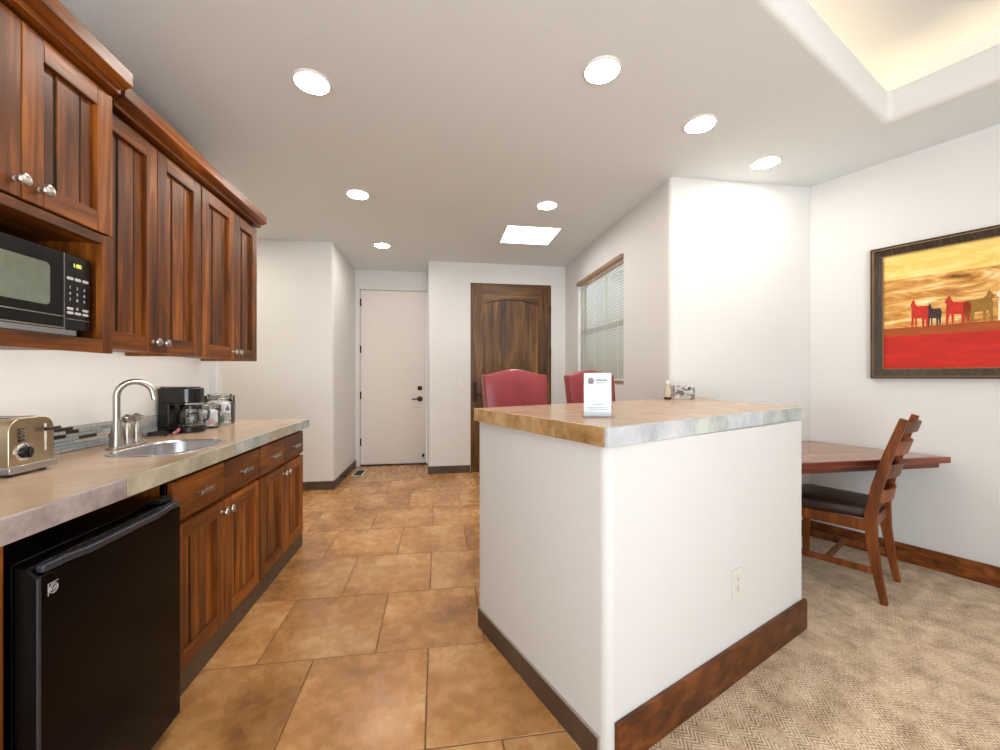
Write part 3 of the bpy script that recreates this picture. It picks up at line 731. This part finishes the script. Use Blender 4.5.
# ------------------------------------------------------------------ toaster
t = thing('toaster', 'brushed steel two slice toaster at the near end of the kitchen counter', 'toaster', (-1.372, 1.522, CZ))
tx0, tx1, ty0, ty1 = -1.462, -1.272, 1.442, 1.590; tz = CZ + .178
prof = rnd_poly([(ty0, CZ + .026), (ty1, CZ + .026), (ty1, tz), (ty0, tz)], [.004, .004, .040, .040], 6)
mb = MB(); mb.extrude([(tx0, y, z) for y, z in prof], (tx1 - tx0, 0, 0)); mb.build('body', 'toaster_steel', t, bevel=.003)
prof2 = rnd_poly([(ty0 - .004, CZ + .010), (ty1 + .004, CZ + .010), (ty1 + .004, CZ + .032), (ty0 - .004, CZ + .032)], [.002, .002, .006, .006], 3)
mb = MB(); mb.extrude([(tx0 - .004, y, z) for y, z in prof2], (tx1 - tx0 + .01, 0, 0)); mb.build('base', 'steel', t, bevel=.002)
mb = MB()
for yy in (1.487, 1.545): mb.box(tx0 + .03, tx1 - .03, yy - .013, yy + .013, tz - .004, tz + .0008)
mb.build('slots', 'black', t)
for xx in (tx0 + .02, tx1 - .02):
    for yy in (ty0 + .02, ty1 - .02): MB().lathe([(.009, CZ + .0005), (.010, CZ + .011)], (xx, yy, 0), 12).build('foot', 'rubber', t)
mb = MB(); mb.lathe([(.027, 0), (.027, .003), (.024, .005)], (tx1, 1.483, CZ + .072), 24, axis='x'); kb = mb.build('knob_bezel', 'chrome', t)
mb = MB(); mb.lathe([(.019, 0), (.018, .014), (.014, .016)], (tx1 + .004, 1.483, CZ + .072), 20, axis='x'); mb.box(tx1 + .018, tx1 + .024, 1.480, 1.486, CZ + .055, CZ + .089); mb.build('dial', 'black', t, bevel=.001)
MB().box(tx1 - .001, tx1 + .0012, 1.556, 1.562, CZ + .066, CZ + .152).build('lever_slot', 'plate', t)
mb = MB(); mb.box(tx1, tx1 + .02, 1.556, 1.562, CZ + .134, CZ + .140); mb.tube([(tx1 + .02, 1.535, CZ + .137), (tx1 + .024, 1.559, CZ + .137), (tx1 + .02, 1.584, CZ + .137)], .006, 10); mb.build('lever', 'black', t)
for i in range(4): MB().tube([(tx1 + .001, 1.470, CZ + .143 - .012 * i), (tx1 + .002, 1.485, CZ + .146 - .012 * i)], .004, 8).build('button', 'black', t)
mb = MB(); mb.tube([(tx0 + .03, ty1 - .002, CZ + .03), (tx0 + .04, ty1 + .03, CZ + .035), (tx0 + .06, ty1 + .055, CZ + .03), (tx0 + .04, ty1 + .065, CZ + .012), (tx0 + .01, ty1 + .05, CZ + .005)], .004, 8); mb.build('power_cord', 'rubber', t)

# ------------------------------------------------------------------ coffee maker
cx, cy = -1.385, 2.515
t = thing('coffee_maker', 'small black drip coffee maker with glass carafe behind the sink', 'coffee maker', (cx, cy, CZ))
W2 = .074
mb = MB(); mb.extrude([(x, y, CZ + .002) for x, y in rnd_poly([(cx - .09, cy - W2), (cx + .10, cy - W2), (cx + .10, cy + W2), (cx - .09, cy + W2)], [.01, .07, .07, .01], 8)], (0, 0, .032)); mb.build('base', 'black', t, bevel=.004)
MB().box(cx - .09, cx - .035, cy - W2, cy + W2, CZ + .034, CZ + .165).build('water_tower', 'black', t, bevel=.006)
mb = MB(); mb.extrude([(x, y, CZ + .162) for x, y in rnd_poly([(cx - .09, cy - W2 - .002), (cx + .085, cy - W2 - .002), (cx + .085, cy + W2 + .002), (cx - .09, cy + W2 + .002)], [.01, .06, .06, .01], 8)], (0, 0, .083)); mb.build('brew_head', 'black', t, bevel=.006)
MB().box(cx - .085, cx + .05, cy - W2 + .01, cy + W2 - .01, CZ + .245, CZ + .251).build('lid', 'fridge_trim', t, bevel=.003)
ca = MB().lathe([(.040, CZ + .036), (.056, CZ + .040), (.062, CZ + .07), (.060, CZ + .10), (.044, CZ + .128), (.046, CZ + .138), (.042, CZ + .138), (.040, CZ + .128), (.056, CZ + .10), (.058, CZ + .07), (.050, CZ + .044)], (cx + .033, cy, 0), 28).build('carafe', 'glass', t)
mb = MB(); mb.lathe([(.049, CZ + .128), (.050, CZ + .142), (.046, CZ + .150), (.02, CZ + .152)], (cx + .033, cy, 0), 24); mb.build('carafe_lid', 'black', ca)
mb = MB(); mb.bar([(cx + .074, cy + .020, CZ + .135), (cx + .098, cy + .030, CZ + .136), (cx + .107, cy + .034, CZ + .11), (cx + .102, cy + .032, CZ + .07), (cx + .086, cy + .024, CZ + .055)], .016, .012, (-.5, .85, 0)); mb.build('carafe_handle', 'black', ca, bevel=.002)
mb = MB(); pts_ = []
for i in range(40):
    a = i / 39 * 4 * PI; pts_.append((cx - .03 + .03 * math.cos(a), cy - .17 + .055 * math.sin(a), CZ + .006 + .0005 * i))
pts_.append((cx - .05, cy - .10, CZ + .012)); pts_.append((cx - .06, cy - W2 + .004, CZ + .02))
mb.tube(pts_, .0045, 8); mb.build('power_cord', 'rubber', t)
MB().tube([(cx + .01, cy - .115, CZ + .006), (cx + .025, cy - .10, CZ + .02), (cx + .02, cy - .088, CZ + .026)], .007, 8).build('cord_tie', 'pink', t)
# outlet on the wall behind it
def outlet(name, mat4, label, mat='plate', switch=False):
    t = thing(name, label, 'light switch' if switch else 'outlet', mat4.translation)
    BASE[t.name] = Matrix.Translation(mat4.translation)
    def put(mb): mb.v = [mat4 @ Vector(p) for p in mb.v]; return mb
    put(MB().box(-.035, .035, -.0575, .0575, .0005, .006)).build('cover_plate', mat, t, bevel=.0025)
    if switch:
        put(MB().box(-.017, .017, -.034, .034, .006, .009)).build('rocker', mat, t, bevel=.002)
    else:
        for s in (-1, 1):
            r_ = put(MB().extrude([(x, y + s * .0195, .006) for x, y in rrect(-.017, .017, -.014, .014, .008, 4)], (0, 0, .002))).build('receptacle', mat, t)
            put(MB().box(-.008, -.006, s * .0195 - .002, s * .0195 + .007, .008, .0085).box(.005, .007, s * .0195 - .002, s * .0195 + .006, .008, .0085).lathe([(.0026, .008), (.0026, .0085)], (0, s * .0195 - .008, 0), 8)).build('slots', 'rubber', r_)
    return t
outlet('wall_outlet', face(WL, 2.48, 1.115), 'beige outlet plate on the kitchen wall behind the coffee maker', 'beige')

# ------------------------------------------------------------------ jars
def jar(loc, r, h, label):
    t = thing('glass_jar', label, 'jar', loc, group='clip jars on the kitchen counter')
    k = 8
    def rg(rr, z, rd=.4): return [(x, y, z) for x, y in rrect(-rr, rr, -rr, rr, rr * rd, 5)]
    MB().loft([rg(r * .92, .0005), rg(r, .008), rg(r, h * .76), rg(r * .84, h * .82, .9), rg(r * .84, h * .87, .9), rg(r * .79, h * .87, .9), rg(r * .79, h * .82, .9), rg(r * .95, h * .74), rg(r * .95, .012), rg(r * .9, .009)]).build('jar_body', 'jarglass', t, local=True)
    MB().loft([rg(r * .945, .0125), rg(r * .945, h * .68), rg(r * .6, h * .76)]).build('packets', 'packets', t, local=True)
    MB().lathe([(r * .86, h * .885), (r * .90, h * .90), (r * .88, h * .97), (r * .5, h), (r * .1, h)], (0, 0, 0), 24).build('jar_lid', 'jarglass', t, local=True)
    mb = MB(); n = 28
    mb.tube([(r * .88 * math.cos(2 * PI * i / n), r * .88 * math.sin(2 * PI * i / n), h * .845) for i in range(n + 1)], .003, 6)
    mb.tube([(r * .92 * math.cos(2 * PI * i / n), r * .92 * math.sin(2 * PI * i / n), h * .915) for i in range(n + 1)], .0025, 6)
    mb.build('wire_band', 'nickel', t, local=True)
    for s in (-1, 1): MB().box(r * .93 * s, (r * .93 + .010) * s, -.009, .009, h * .68, h * .93).build('clip', 'bronze', t, local=True, label='dark clip')
    return t
jar((-1.35, 2.70, CZ), .050, .145, 'smaller glass clip jar of packets beside the coffee maker').rotation_euler = (0, 0, .35)
jar((-1.380, 2.88, CZ), .076, .200, 'larger square glass clip jar of packets at the far wall end').rotation_euler = (0, 0, .25)

# ------------------------------------------------------------------ mini fridge
t = thing('mini_fridge', 'black mini fridge under the near end of the kitchen counter', 'fridge', (-1.2, 1.32, 0))
ft = .790
MB().box(WL + .04, -.962, 1.098, 1.618, .025, ft).build('body', 'fridge', t, bevel=.006)
MB().box(-.962, -.944, 1.104, 1.610, .05, ft - .02).build('door_gasket', 'gasket', t)
dpts = rnd_poly([(-.944, .030), (-.896, .030), (-.896, ft - .030), (-.918, ft - .004), (-.944, ft - .004)], [0, .012, .008, .006, 0], 4)
dr = MB(); dr.extrude([(x, 1.080, z) for x, z in dpts], (0, .525, 0)); dr = dr.build('door', 'fridge', t, bevel=.005)
mb = MB(); mb.bar([(-.902, 1.09, ft - .012), (-.896, 1.15, ft - .010), (-.891, 1.21, ft - .014), (-.891, 1.47, ft - .014), (-.896, 1.53, ft - .010), (-.902, 1.597, ft - .012)], .02, .022, (0, 0, 1)); mb.build('door_handle', 'fridge_trim', dr, bevel=.006)
mb = MB(); mb.box(-.900, -.8945, 1.079, 1.087, .035, ft - .03); mb.build('edge_trim', 'fridge_trim', dr, bevel=.002)
mb = MB(); mb.box(-.965, -.918, 1.535, 1.60, ft, ft + .014); mb.lathe([(.012, ft + .014), (.011, ft + .02)], (-.935, 1.58, 0), 14); mb.build('hinge_cover', 'black', t, bevel=.005)
em = MB(); ec = (1.118, .722); EX = -.896
n = 28; R1, R2 = .0118, .0106
def circ(R, x): return [(x, ec[0] + R * math.cos(2 * PI * i / n), ec[1] + R * math.sin(2 * PI * i / n)) for i in range(n)]
em.loft([circ(R1, EX), circ(R1, EX + .001), circ(R2, EX + .001), circ(R2, EX)], cap0=False, cap1=False)
em.text('GE', .0125, face(EX + .0006, ec[0], ec[1]), depth=.0004)
for a in (0, PI / 2, PI, 3 * PI / 2):
    p = [(EX + .0007, ec[0] + .0088 * math.cos(a + d), ec[1] + .0088 * math.sin(a + d)) for d in (-.5, -.2, .1, .4)]
    p.append((EX + .0007, ec[0] + .0066 * math.cos(a + .6), ec[1] + .0066 * math.sin(a + .6))); em.tube(p, .0006, 6)
em.box(EX, EX + .0007, 1.104, 1.1052, .709, .737).box(EX, EX + .0007, 1.1052, 1.131, .7358, .737)
em.build('emblem', 'white_mark', dr, label='round silver monogram emblem')
for xx in (-1.38, -1.0):
    for yy in (1.13, 1.58): MB().lathe([(.018, .001), (.018, .026)], (xx, yy, 0), 12).build('foot', 'rubber', t)

# ------------------------------------------------------------------ bar counter (half wall + tiled top)
F0 = ISL; L0 = Vector((.200, 2.022)); R0 = F0 + U * 1.352; VL = (L0 - F0).normalized(); UL = Vector((VL.y, -VL.x))
bar = thing('bar_counter', 'white plastered bar peninsula with wood and tile baseboards', 'bar counter', (F0.x, F0.y, 0), kind='structure')
bar.name = 'wall_bar'
BASE['wall_bar'] = BASE['bar_counter']
Rb = (1.865, 2.763)
body = [tuple(F0), tuple(R0), Rb, (1.70, 2.763), tuple(F0 + U * 1.10 + V * .36), tuple(F0 + U * .14 + V * .36), tuple(L0 + UL * .14), tuple(L0)]
MB().prism(rnd_poly(body, [.032, .032, 0, 0, 0, 0, .02, .025], 7), 0.0, 1.006).build('half_wall', 'wall', bar)
mb = MB(); seg_box(F0 + U * .03 - V * .0, F0 + U * 1.362, -V, .017, .006, .150, mb); mb.build('wood_baseboard', 'base_x', bar, bevel=.004, label='brown wood baseboard on the carpet side')
mb = MB(); p = F0 + VL * .034; k = [0, .43, .838]
for i in range(2): seg_box(p + VL * (k[i] + .0015), p + VL * (k[i + 1] - .0015), -UL, .010, 0, .089, mb, 0)
seg_box(p - VL * .004, p + VL * .842, -UL, .0075, 0, .094, mb, 1)
mb.build('tile_baseboard', ['darktile', 'grout_light'], bar, bevel=.001, label='dark tile baseboard on the kitchen side')
# bar top
BZ = 1.067; BT = .060
F1 = Vector((.502, 1.160)); L1 = Vector((.178, 2.0)); R1v = Vector((1.868, 1.838)); B1 = Vector((1.905, 2.764)); B2 = Vector((1.64, 2.764)); B3 = Vector((1.64, 2.70))
bt = thing('bar_countertop', 'tan tiled bar top with stone edge on the white half wall', 'countertop', (F1.x, F1.y, BZ))
dA = (R1v - F1).normalized(); nA = Vector((-dA.y, dA.x)); dB = (L1 - F1).normalized(); nB = Vector((dB.y, -dB.x))
inF = F1 + nA * .013 + nB * .013; inR = R1v + nA * .013 - dA * .012; inL = L1 + nB * .013
MB().prism([tuple(inF), tuple(inR), (1.893, 2.762), (1.665, 2.762), (1.665, 2.715), tuple(inL + Vector((.002, .002)))], BZ - BT + .001, BZ).build('slab', 'ctop', bt)
LA = (R1v - F1).length; LB = (L1 - F1).length
cut = [0, .15, .395, .433, .635, .98, LA]
cutA = [0, .175, .455, .475, .715, 1.05, LA]
ca_ = ['slate_daylit', 'slate_daylit', 'slate_daylit', 'slate_grey', 'slate_daylit', 'slate_grey']
for i in range(6):
    mb = MB(); seg_box(F1 + dA * (cutA[i] + .0012), F1 + dA * (cutA[i + 1] - .0012), nA, .0125, BZ - BT, BZ + .0008, mb); mb.build('edge_tile', ca_[i], bt, bevel=.002)
cutB = [.0135, .25, .53, LB]
for i in range(3):
    mb = MB(); seg_box(F1 + dB * (cutB[i] + .0012), F1 + dB * (cutB[i + 1] - .0012), nB, .0125, BZ - BT, BZ + .0008, mb); mb.build('edge_tile', 'slate_warmlit', bt, bevel=.002)
mb = MB(); d_ = (B1 - R1v).normalized(); seg_box(R1v + d_ * .014, B1 - d_ * .004, Vector((-d_.y, d_.x)), .0125, BZ - BT, BZ + .0008, mb); mb.build('edge_tile', 'slate_grey', bt, bevel=.002)
# outlet on the carpet side
oc = F0 + U * .745; mo = Matrix.Translation((oc.x, oc.y, .388)) @ Matrix(((U.x, 0, -V.x, 0), (U.y, 0, -V.y, 0), (0, 1, 0, 0), (0, 0, 0, 1)))
outlet('wall_outlet', mo, 'white outlet plate low on the white bar half wall')

# sign holder on the bar
t = thing('sign_holder', 'clear acrylic sign holder with a white printed card on the bar top', 'sign', (.603, 1.483, BZ), math.radians(-6))
MB().box(-.056, .056, -.030, .030, .0005, .004).build('foot', 'acrylic', t, local=True, bevel=.001)
mb = MB(); mb.box(-.054, .054, -.0035, -.0015, .004, .170).box(-.054, .054, .0015, .0035, .004, .170); mb.build('holder', 'jarglass', t, local=True)
pp = MB().box(-.0525, .0525, -.001, .001, .005, .168).build('card', 'paper', t, local=True)
mb = MB(); mb.extrude([(-.026 + .012 * math.cos(2 * PI * i / 20), -.0012, .138 + .013 * math.sin(2 * PI * i / 20)) for i in range(20)], (0, -.0003, 0)); mb.build('printed_crest', 'ink_pink', pp, local=True)
mb = MB(); rs = random.Random(3)
def dashes(x0, x1, z, h):
    x = x0; mb = MB()
    while x < x1 - .003:
        L = rs.uniform(.002, .006); mb.box(x, min(x + L, x1), -.0014, -.0011, z, z + h); x += L + .0014
    mb.build('printed_line', 'ink', pp, local=True)
dashes(-.008, .038, .138, .006); dashes(-.006, .032, .129, .003); dashes(-.022, .026, .045, .005); dashes(-.046, .044, .036, .003); dashes(-.040, .040, .028, .003)
# bottle and patterned box by the wall
t = thing('small_bottle', 'small clear bottle with white cap and dark base on the bar by the window wall', 'bottle', (1.560, 2.600, BZ))
MB().lathe([(.018, .0005), (.021, .004), (.021, .06), (.016, .085), (.012, .092), (.012, .105)], (0, 0, 0), 20).build('bottle_body', 'beige', t, local=True)
MB().lathe([(.015, .105), (.015, .125), (.012, .128)], (0, 0, 0), 18).build('cap', 'plate', t, local=True)
MB().lathe([(.0225, .0004), (.0230, .012), (.0215, .016)], (0, 0, 0), 20).build('base', 'bronze', t, local=True)
t = thing('card_box', 'low grey and white patterned box on the bar by the wall corner', 'box', (1.705, 2.655, BZ), math.radians(-10))
MB().box(-.068, .068, -.045, .045, .0005, .082).build('box_body', 'pattern', t, local=True, bevel=.003)
MB().box(-.070, .070, -.047, .047, .082, .094).build('box_lid', 'pattern', t, local=True, bevel=.003)

# ------------------------------------------------------------------ bar stools
def make_stool():
    t = thing('bar_stool', '', 'bar stool', group='red leather bar stools')
    w_ = .245
    mb = MB(); rings = []
    for k in range(9):                         # camel-back: arch in the top edge
        pass
    nx, nz = 12, 8; fr, bk = [], []
    for side, yv in ((fr, 0.035), (bk, -0.035)):
        for j in range(nz + 1):
            row = []
            for i in range(nx + 1):
                s = -1 + 2 * i / nx; taper = .93 + .07 * j / nz
                top = 1.235 + .040 * (0.5 + 0.5 * math.cos(PI * s)) ** 0.9
                z = .76 + (top - .76) * j / nz
                puff = (1 - abs(s) ** 6) * (1 - abs(2 * j / nz - 1) ** 6) * .018
                row.append((s * w_ * taper, -.205 - (z - .76) * .13 + yv + (puff if yv > 0 else -puff), z))
            side.append(row)
    v = [p for r in fr for p in r] + [p for r in bk for p in r]; o = (nx + 1) * (nz + 1); f = []
    I = lambda j, i: j * (nx + 1) + i
    for j in range(nz):
        for i in range(nx): f += [(I(j, i), I(j, i + 1), I(j + 1, i + 1), I(j + 1, i)), (o + I(j, i), o + I(j + 1, i), o + I(j + 1, i + 1), o + I(j, i + 1))]
    for j in range(nz): f += [(I(j, 0), I(j + 1, 0), o + I(j + 1, 0), o + I(j, 0)), (I(j, nx), o + I(j, nx), o + I(j + 1, nx), I(j + 1, nx))]
    for i in range(nx): f += [(I(0, i), o + I(0, i), o + I(0, i + 1), I(0, i + 1)), (I(nz, i), I(nz, i + 1), o + I(nz, i + 1), o + I(nz, i))]
    mb.add(v, f); mb.build('backrest', 'leather_red', t, local=True, bevel=.012, seg=3)
    pts = rrect(-.235, .235, -.21, .23, .05, 5)
    MB().loft([[(x, y, .655) for x, y in pts], [(x, y, .70) for x, y in pts], [(x * .97, y * .97, .735) for x, y in pts], [(x * .8, y * .8, .75) for x, y in pts]]).build('seat', 'leather_red', t, local=True)
    MB().box(-.215, .215, -.20, .21, .60, .654).build('seat_frame', 'chair_z', t, local=True, bevel=.004)
    for sx in (-1, 1):
        MB().bar([(sx * .195, .185, .61), (sx * .205, .20, .001)], [.045, .034], [.045, .034], (1, 0, 0)).build('leg', 'chair_z', t, local=True, bevel=.003)
        MB().bar([(sx * .195, -.205, .80), (sx * .195, -.185, .60), (sx * .205, -.25, .001)], [.04, .045, .034], [.04, .045, .034], (1, 0, 0)).build('leg', 'chair_z', t, local=True, bevel=.003)
        MB().bar([(sx * .203, .19, .22), (sx * .203, -.22, .22)], .02, .035, (1, 0, 0)).build('stretcher', 'chair_z', t, local=True, bevel=.002)
    MB().bar([(-.2, .195, .16), (.2, .195, .16)], .025, .04, (0, 1, 0)).build('footrest', 'chair_z', t, local=True, bevel=.002)
    return t
st0 = make_stool()
def place_stool(o, bx, by, rdeg, lb):
    r = math.radians(rdeg); back = Vector((0, -.24)); c, s = math.cos(r), math.sin(r)
    o.location = (bx - (c * back.x - s * back.y), by - (s * back.x + c * back.y), 0); o.rotation_euler = (0, 0, r); o['label'] = lb
place_stool(st0, .555, 2.86, 193, 'red leather bar stool in front of the dark wood door')
place_stool(copy_tree(st0), 1.205, 3.08, 204, 'red leather bar stool in front of the window blind, half behind the white card')

# ------------------------------------------------------------------ desk
dk = thing('desk', 'brown wood corner desk top fixed between the walls at right', 'desk', (2.5, 2.4, .73))
fr_y = 2.045
tip = RC + RE * .640
top = [(1.885, 2.757), (1.885, fr_y), (tip.x + RN.x * .004, fr_y + .03), (RC.x + RN.x * .004, 2.750)]
MB().prism(top, .70, .731).build('desktop', 'desk', dk, bevel=.002)
mb = MB(); mb.prism([(1.885, fr_y), (1.885, fr_y - .022), (tip.x + .005, fr_y + .005), (tip.x - .006, fr_y + .028)], .696, .733); mb.build('front_edge', 'desk_edge', dk, bevel=.004)
mb = MB(); mb.prism([(1.885, fr_y + .02), (1.885, fr_y - .008), (tip.x - .07, fr_y + .014), (tip.x - .07, fr_y + .045)], .668, .696); mb.build('lower_edge', 'desk_edge', dk, bevel=.003)

# ------------------------------------------------------------------ desk chair
t = thing('dining_chair', 'brown wood ladder back chair with dark leather seat at the corner desk', 'chair', (2.528, 1.946, .006), math.radians(30))
def post(x):
    return [(x, 0, 0), (x, .022, .12), (x, .05, .32), (x, .055, .46), (x, .030, .62), (x, -.015, .80), (x, -.075, .995)]
for sx in (-1, 1):
    MB().bar(post(sx * .2), .032, [.030, .036, .050, .054, .048, .042, .034], (1, 0, 0)).build('rear_post', 'chair_z', t, local=True, bevel=.004)
    MB().bar([(sx * .205, .445, .40), (sx * .205, .45, 0)], [.042, .030], [.042, .030], (1, 0, 0)).build('front_leg', 'chair_z', t, local=True, bevel=.004)
    MB().box(sx * .205 - .011, sx * .205 + .011, .07, .43, .375, .435).build('side_rail', 'chair_z', t, local=True, bevel=.003)
    MB().bar([(sx * .202, .02, .165), (sx * .205, .445, .165)], .020, .034, (1, 0, 0)).build('stretcher', 'chair_z', t, local=True, bevel=.003)
MB().bar([(-.2, .25, .165), (.2, .25, .165)], .020, .030, (0, 1, 0)).build('stretcher', 'chair_z', t, local=True, bevel=.003)
mb = MB(); mb.box(-.195, .195, .435, .457, .375, .435).box(-.19, .19, .045, .065, .375, .435); mb.build('cross_rail', 'chair_z', t, local=True, bevel=.003)
P = post(0)
def post_y(z):
    for a, b in zip(P, P[1:]):
        if a[2] <= z <= b[2]: return a[1] + (b[1] - a[1]) * (z - a[2]) / (b[2] - a[2])
    return P[-1][1]
for zc, hh in ((.945, .055), (.83, .075), (.70, .075), (.56, .070)):
    rings = []
    for i in range(11):
        s = -1 + 2 * i / 10; x = s * .190; bow = -.045 * (1 - s * s)
        r_ = []
        for dz, dy in ((-hh / 2, -.007), (-hh / 2, .007), (hh / 2, .007), (hh / 2, -.007)): r_.append((x, post_y(zc + dz) + bow + dy, zc + dz))
        rings.append(r_)
    MB().loft(rings).build('back_slat', 'chair_z', t, local=True, bevel=.003)
pts = rnd_poly([(-.185, .055), (.185, .055), (.225, .475), (-.225, .475)], [.03, .03, .045, .045], 5)
ctr = Vector((0, .265))
def sc(k, z): return [(x * k, ctr.y + (y - ctr.y) * k, z) for x, y in pts]
MB().loft([sc(.97, .435), sc(1.0, .450), sc(1.0, .470), sc(.96, .487), sc(.85, .497), sc(.5, .503)]).build('seat_cushion', 'leather_dark', t, local=True)

# ------------------------------------------------------------------ framed painting on the right wall
pa, pb, pz0, pz1 = .366, 1.56, 1.210, 2.092
pc = RC + RE * pa
t = thing('framed_painting', 'framed painting of horses above a red field on the right wall', 'painting', (RC.x, RC.y, 1.2), math.radians(-66))
# local x runs along the wall, local -y points into the room
fw = .064; z0, z1 = pz0 - 1.2, pz1 - 1.2
def frame_side(a, b, c_, d_, mat):              # mitred side, raised outer edge
    mb = MB(); (ax, az), (bx, bz), (cx_, cz), (dx, dz) = a, b, c_, d_
    yo, yi = -.038, -.022
    v = [(ax, 0, az), (bx, 0, bz), (cx_, 0, cz), (dx, 0, dz), (ax, yo, az), (bx, yo, bz), (cx_, yi, cz), (dx, yi, dz)]
    mb.add(v, [(0, 3, 2, 1), (4, 5, 6, 7), (0, 1, 5, 4), (1, 2, 6, 5), (2, 3, 7, 6), (3, 0, 4, 7)]); return mb
M['fr'] = wood('dark_frame', rgb(34, 26, 20), rgb(66, 54, 42), rgb(98, 84, 66), axis='z', knots=.1, rough=.35, scale=3)
M['gilt'] = plain('bronze_lip', rgb(150, 112, 72), 0.4, 0.5)
o_ = [(pa, z0), (pb, z0), (pb, z1), (pa, z1)]; i_ = [(pa + fw, z0 + fw), (pb - fw, z0 + fw), (pb - fw, z1 - fw), (pa + fw, z1 - fw)]
for k in range(4):
    a, b, c_, d_ = o_[k], o_[(k + 1) % 4], i_[(k + 1) % 4], i_[k]
    frame_side(a, b, c_, d_, 'fr').build('frame_side', 'fr', t, local=True, bevel=.003)
mb = MB()
def rim(e, yy, wd):
    mb.box(pa + e, pb - e, yy - .004, yy, z0 + e, z0 + e + wd).box(pa + e, pb - e, yy - .004, yy, z1 - e - wd, z1 - e).box(pa + e, pa + e + wd, yy - .004, yy, z0 + e + wd, z1 - e - wd).box(pb - e - wd, pb - e, yy - .004, yy, z0 + e + wd, z1 - e - wd)
rim(.012, -.035, .005); rim(fw - .004, -.0215, .006)
mb.build('frame_lip', 'gilt', t, local=True)
def canvas():
    k = N('painted_canvas'); tc = k.n('TexCoord'); sx = k.n('SeparateXYZ'); k.l(tc.outputs['Object'], sx.inputs[0])
    mp = k.n('Mapping'); mp.inputs['Scale'].default_value = (2.2, 2.2, 9); k.l(tc.outputs['Object'], mp.inputs['Vector'])
    f = k.noise(mp.outputs[0], 2.0, 6, 0.65, 0.7); f2 = k.noise(tc.outputs['Object'], 11, 4)
    z = k.math('ADD', sx.outputs[2], k.math('MULTIPLY', k.math('SUBTRACT', f2, .5), .012))
    sky = k.ramp(f, [(.3, rgb(226, 186, 84)), (.55, rgb(240, 212, 120)), (.72, rgb(240, 226, 170))])
    land = k.ramp(f, [(.30, rgb(70, 44, 20)), (.38, rgb(176, 112, 40)), (.5, rgb(216, 158, 78)), (.58, rgb(238, 200, 130)), (.68, rgb(246, 232, 190))])
    brown = k.ramp(f, [(.3, rgb(150, 62, 16)), (.7, rgb(178, 84, 24))])
    red = k.ramp(f, [(.22, rgb(100, 30, 16)), (.34, rgb(176, 24, 14)), (.6, rgb(204, 32, 18)), (.8, rgb(214, 56, 34))])
    def step(th): return k.math('GREATER_THAN', z, th)
    c = k.mix(step(.290), red, brown); c = k.mix(step(.345), c, land); c = k.mix(step(.665), c, sky)
    k.col(c); k.set(Roughness=.6); k.bump(f, .15, .002); return k.m
M['canvas'] = canvas()
for nm, cc in (('h_red', (196, 40, 18)), ('h_dark', (58, 34, 40)), ('h_olive', (150, 108, 34)), ('h_white', (240, 226, 196))): M[nm] = plain('paint_' + nm[2:], rgb(*cc), .6, var=.12, scale=25)
mb = MB(); mb.box(pa + fw - .006, pb - fw + .006, -.0165, -.004, z0 + fw - .006, z1 - fw + .006, 0)
HORSE = [(.04, .0), (.13, .0), (.15, .20), (.20, .36), (.26, .34), (.27, .02), (.34, .02), (.36, .34), (.62, .33), (.64, .2), (.65, 0), (.74, 0), (.76, .22), (.80, .34), (.86, .03), (.94, .04), (.96, .36), (1.0, .42), (1.0, .62), (.92, .74), (.60, .75), (.36, .76), (.24, .88), (.22, .98), (.15, 1.0), (.10, .94), (.0, .82), (.02, .75), (.08, .73), (.05, .56), (.06, .36)]
def horse(x, zb, wd, ht, m, flip=False):
    P_ = [((1 - a if flip else a) * wd + x, b * ht + zb) for a, b in HORSE]
    mb.extrude([(a, -.0170, b) for a, b in P_], (0, -.0012, 0), m)
zb = .340
horse(.562, zb - .005, .085, .185, 1); horse(.640, zb, .062, .145, 2)
horse(.715, zb + .004, .11, .175, 1); horse(.790, zb + .006, .125, .178, 3, True)
horse(.920, zb + .006, .14, .185, 4); horse(1.09, zb, .10, .17, 4, True); horse(1.21, zb, .09, .17, 1); horse(1.32, zb, .08, .16, 2, True)
mb.build('canvas', ['canvas', 'h_red', 'h_dark', 'h_olive', 'h_white'], t, local=True)

# ------------------------------------------------------------------ switch, floor vent
outlet('light_switch', Matrix.Translation((.290, FY, 1.13)) @ Matrix(((1, 0, 0, 0), (0, 0, -1, 0), (0, 1, 0, 0), (0, 0, 0, 1))), 'white light switch on the wall left of the dark wood door', switch=True)
fv = thing('floor_vent', 'tan floor vent in the tiles before the white hall door', 'vent', (-.975, 5.42, 0))
x0, x1, y0, y1 = -1.045, -.905, 5.24, 5.60
mb = MB(); mb.box(x0, x0 + .025, y0, y1, .0005, .006).box(x1 - .025, x1, y0, y1, .0005, .006).box(x0 + .025, x1 - .025, y0, y0 + .03, .0005, .006).box(x0 + .025, x1 - .025, y1 - .03, y1, .0005, .006); mb.build('frame', 'beige', fv, bevel=.002)
mb = MB()
for i in range(9): mb.box(x0 + .025, x1 - .025, y0 + .045 + .032 * i, y0 + .057 + .032 * i, .0008, .005)
mb.build('louvers', 'bronze', fv)
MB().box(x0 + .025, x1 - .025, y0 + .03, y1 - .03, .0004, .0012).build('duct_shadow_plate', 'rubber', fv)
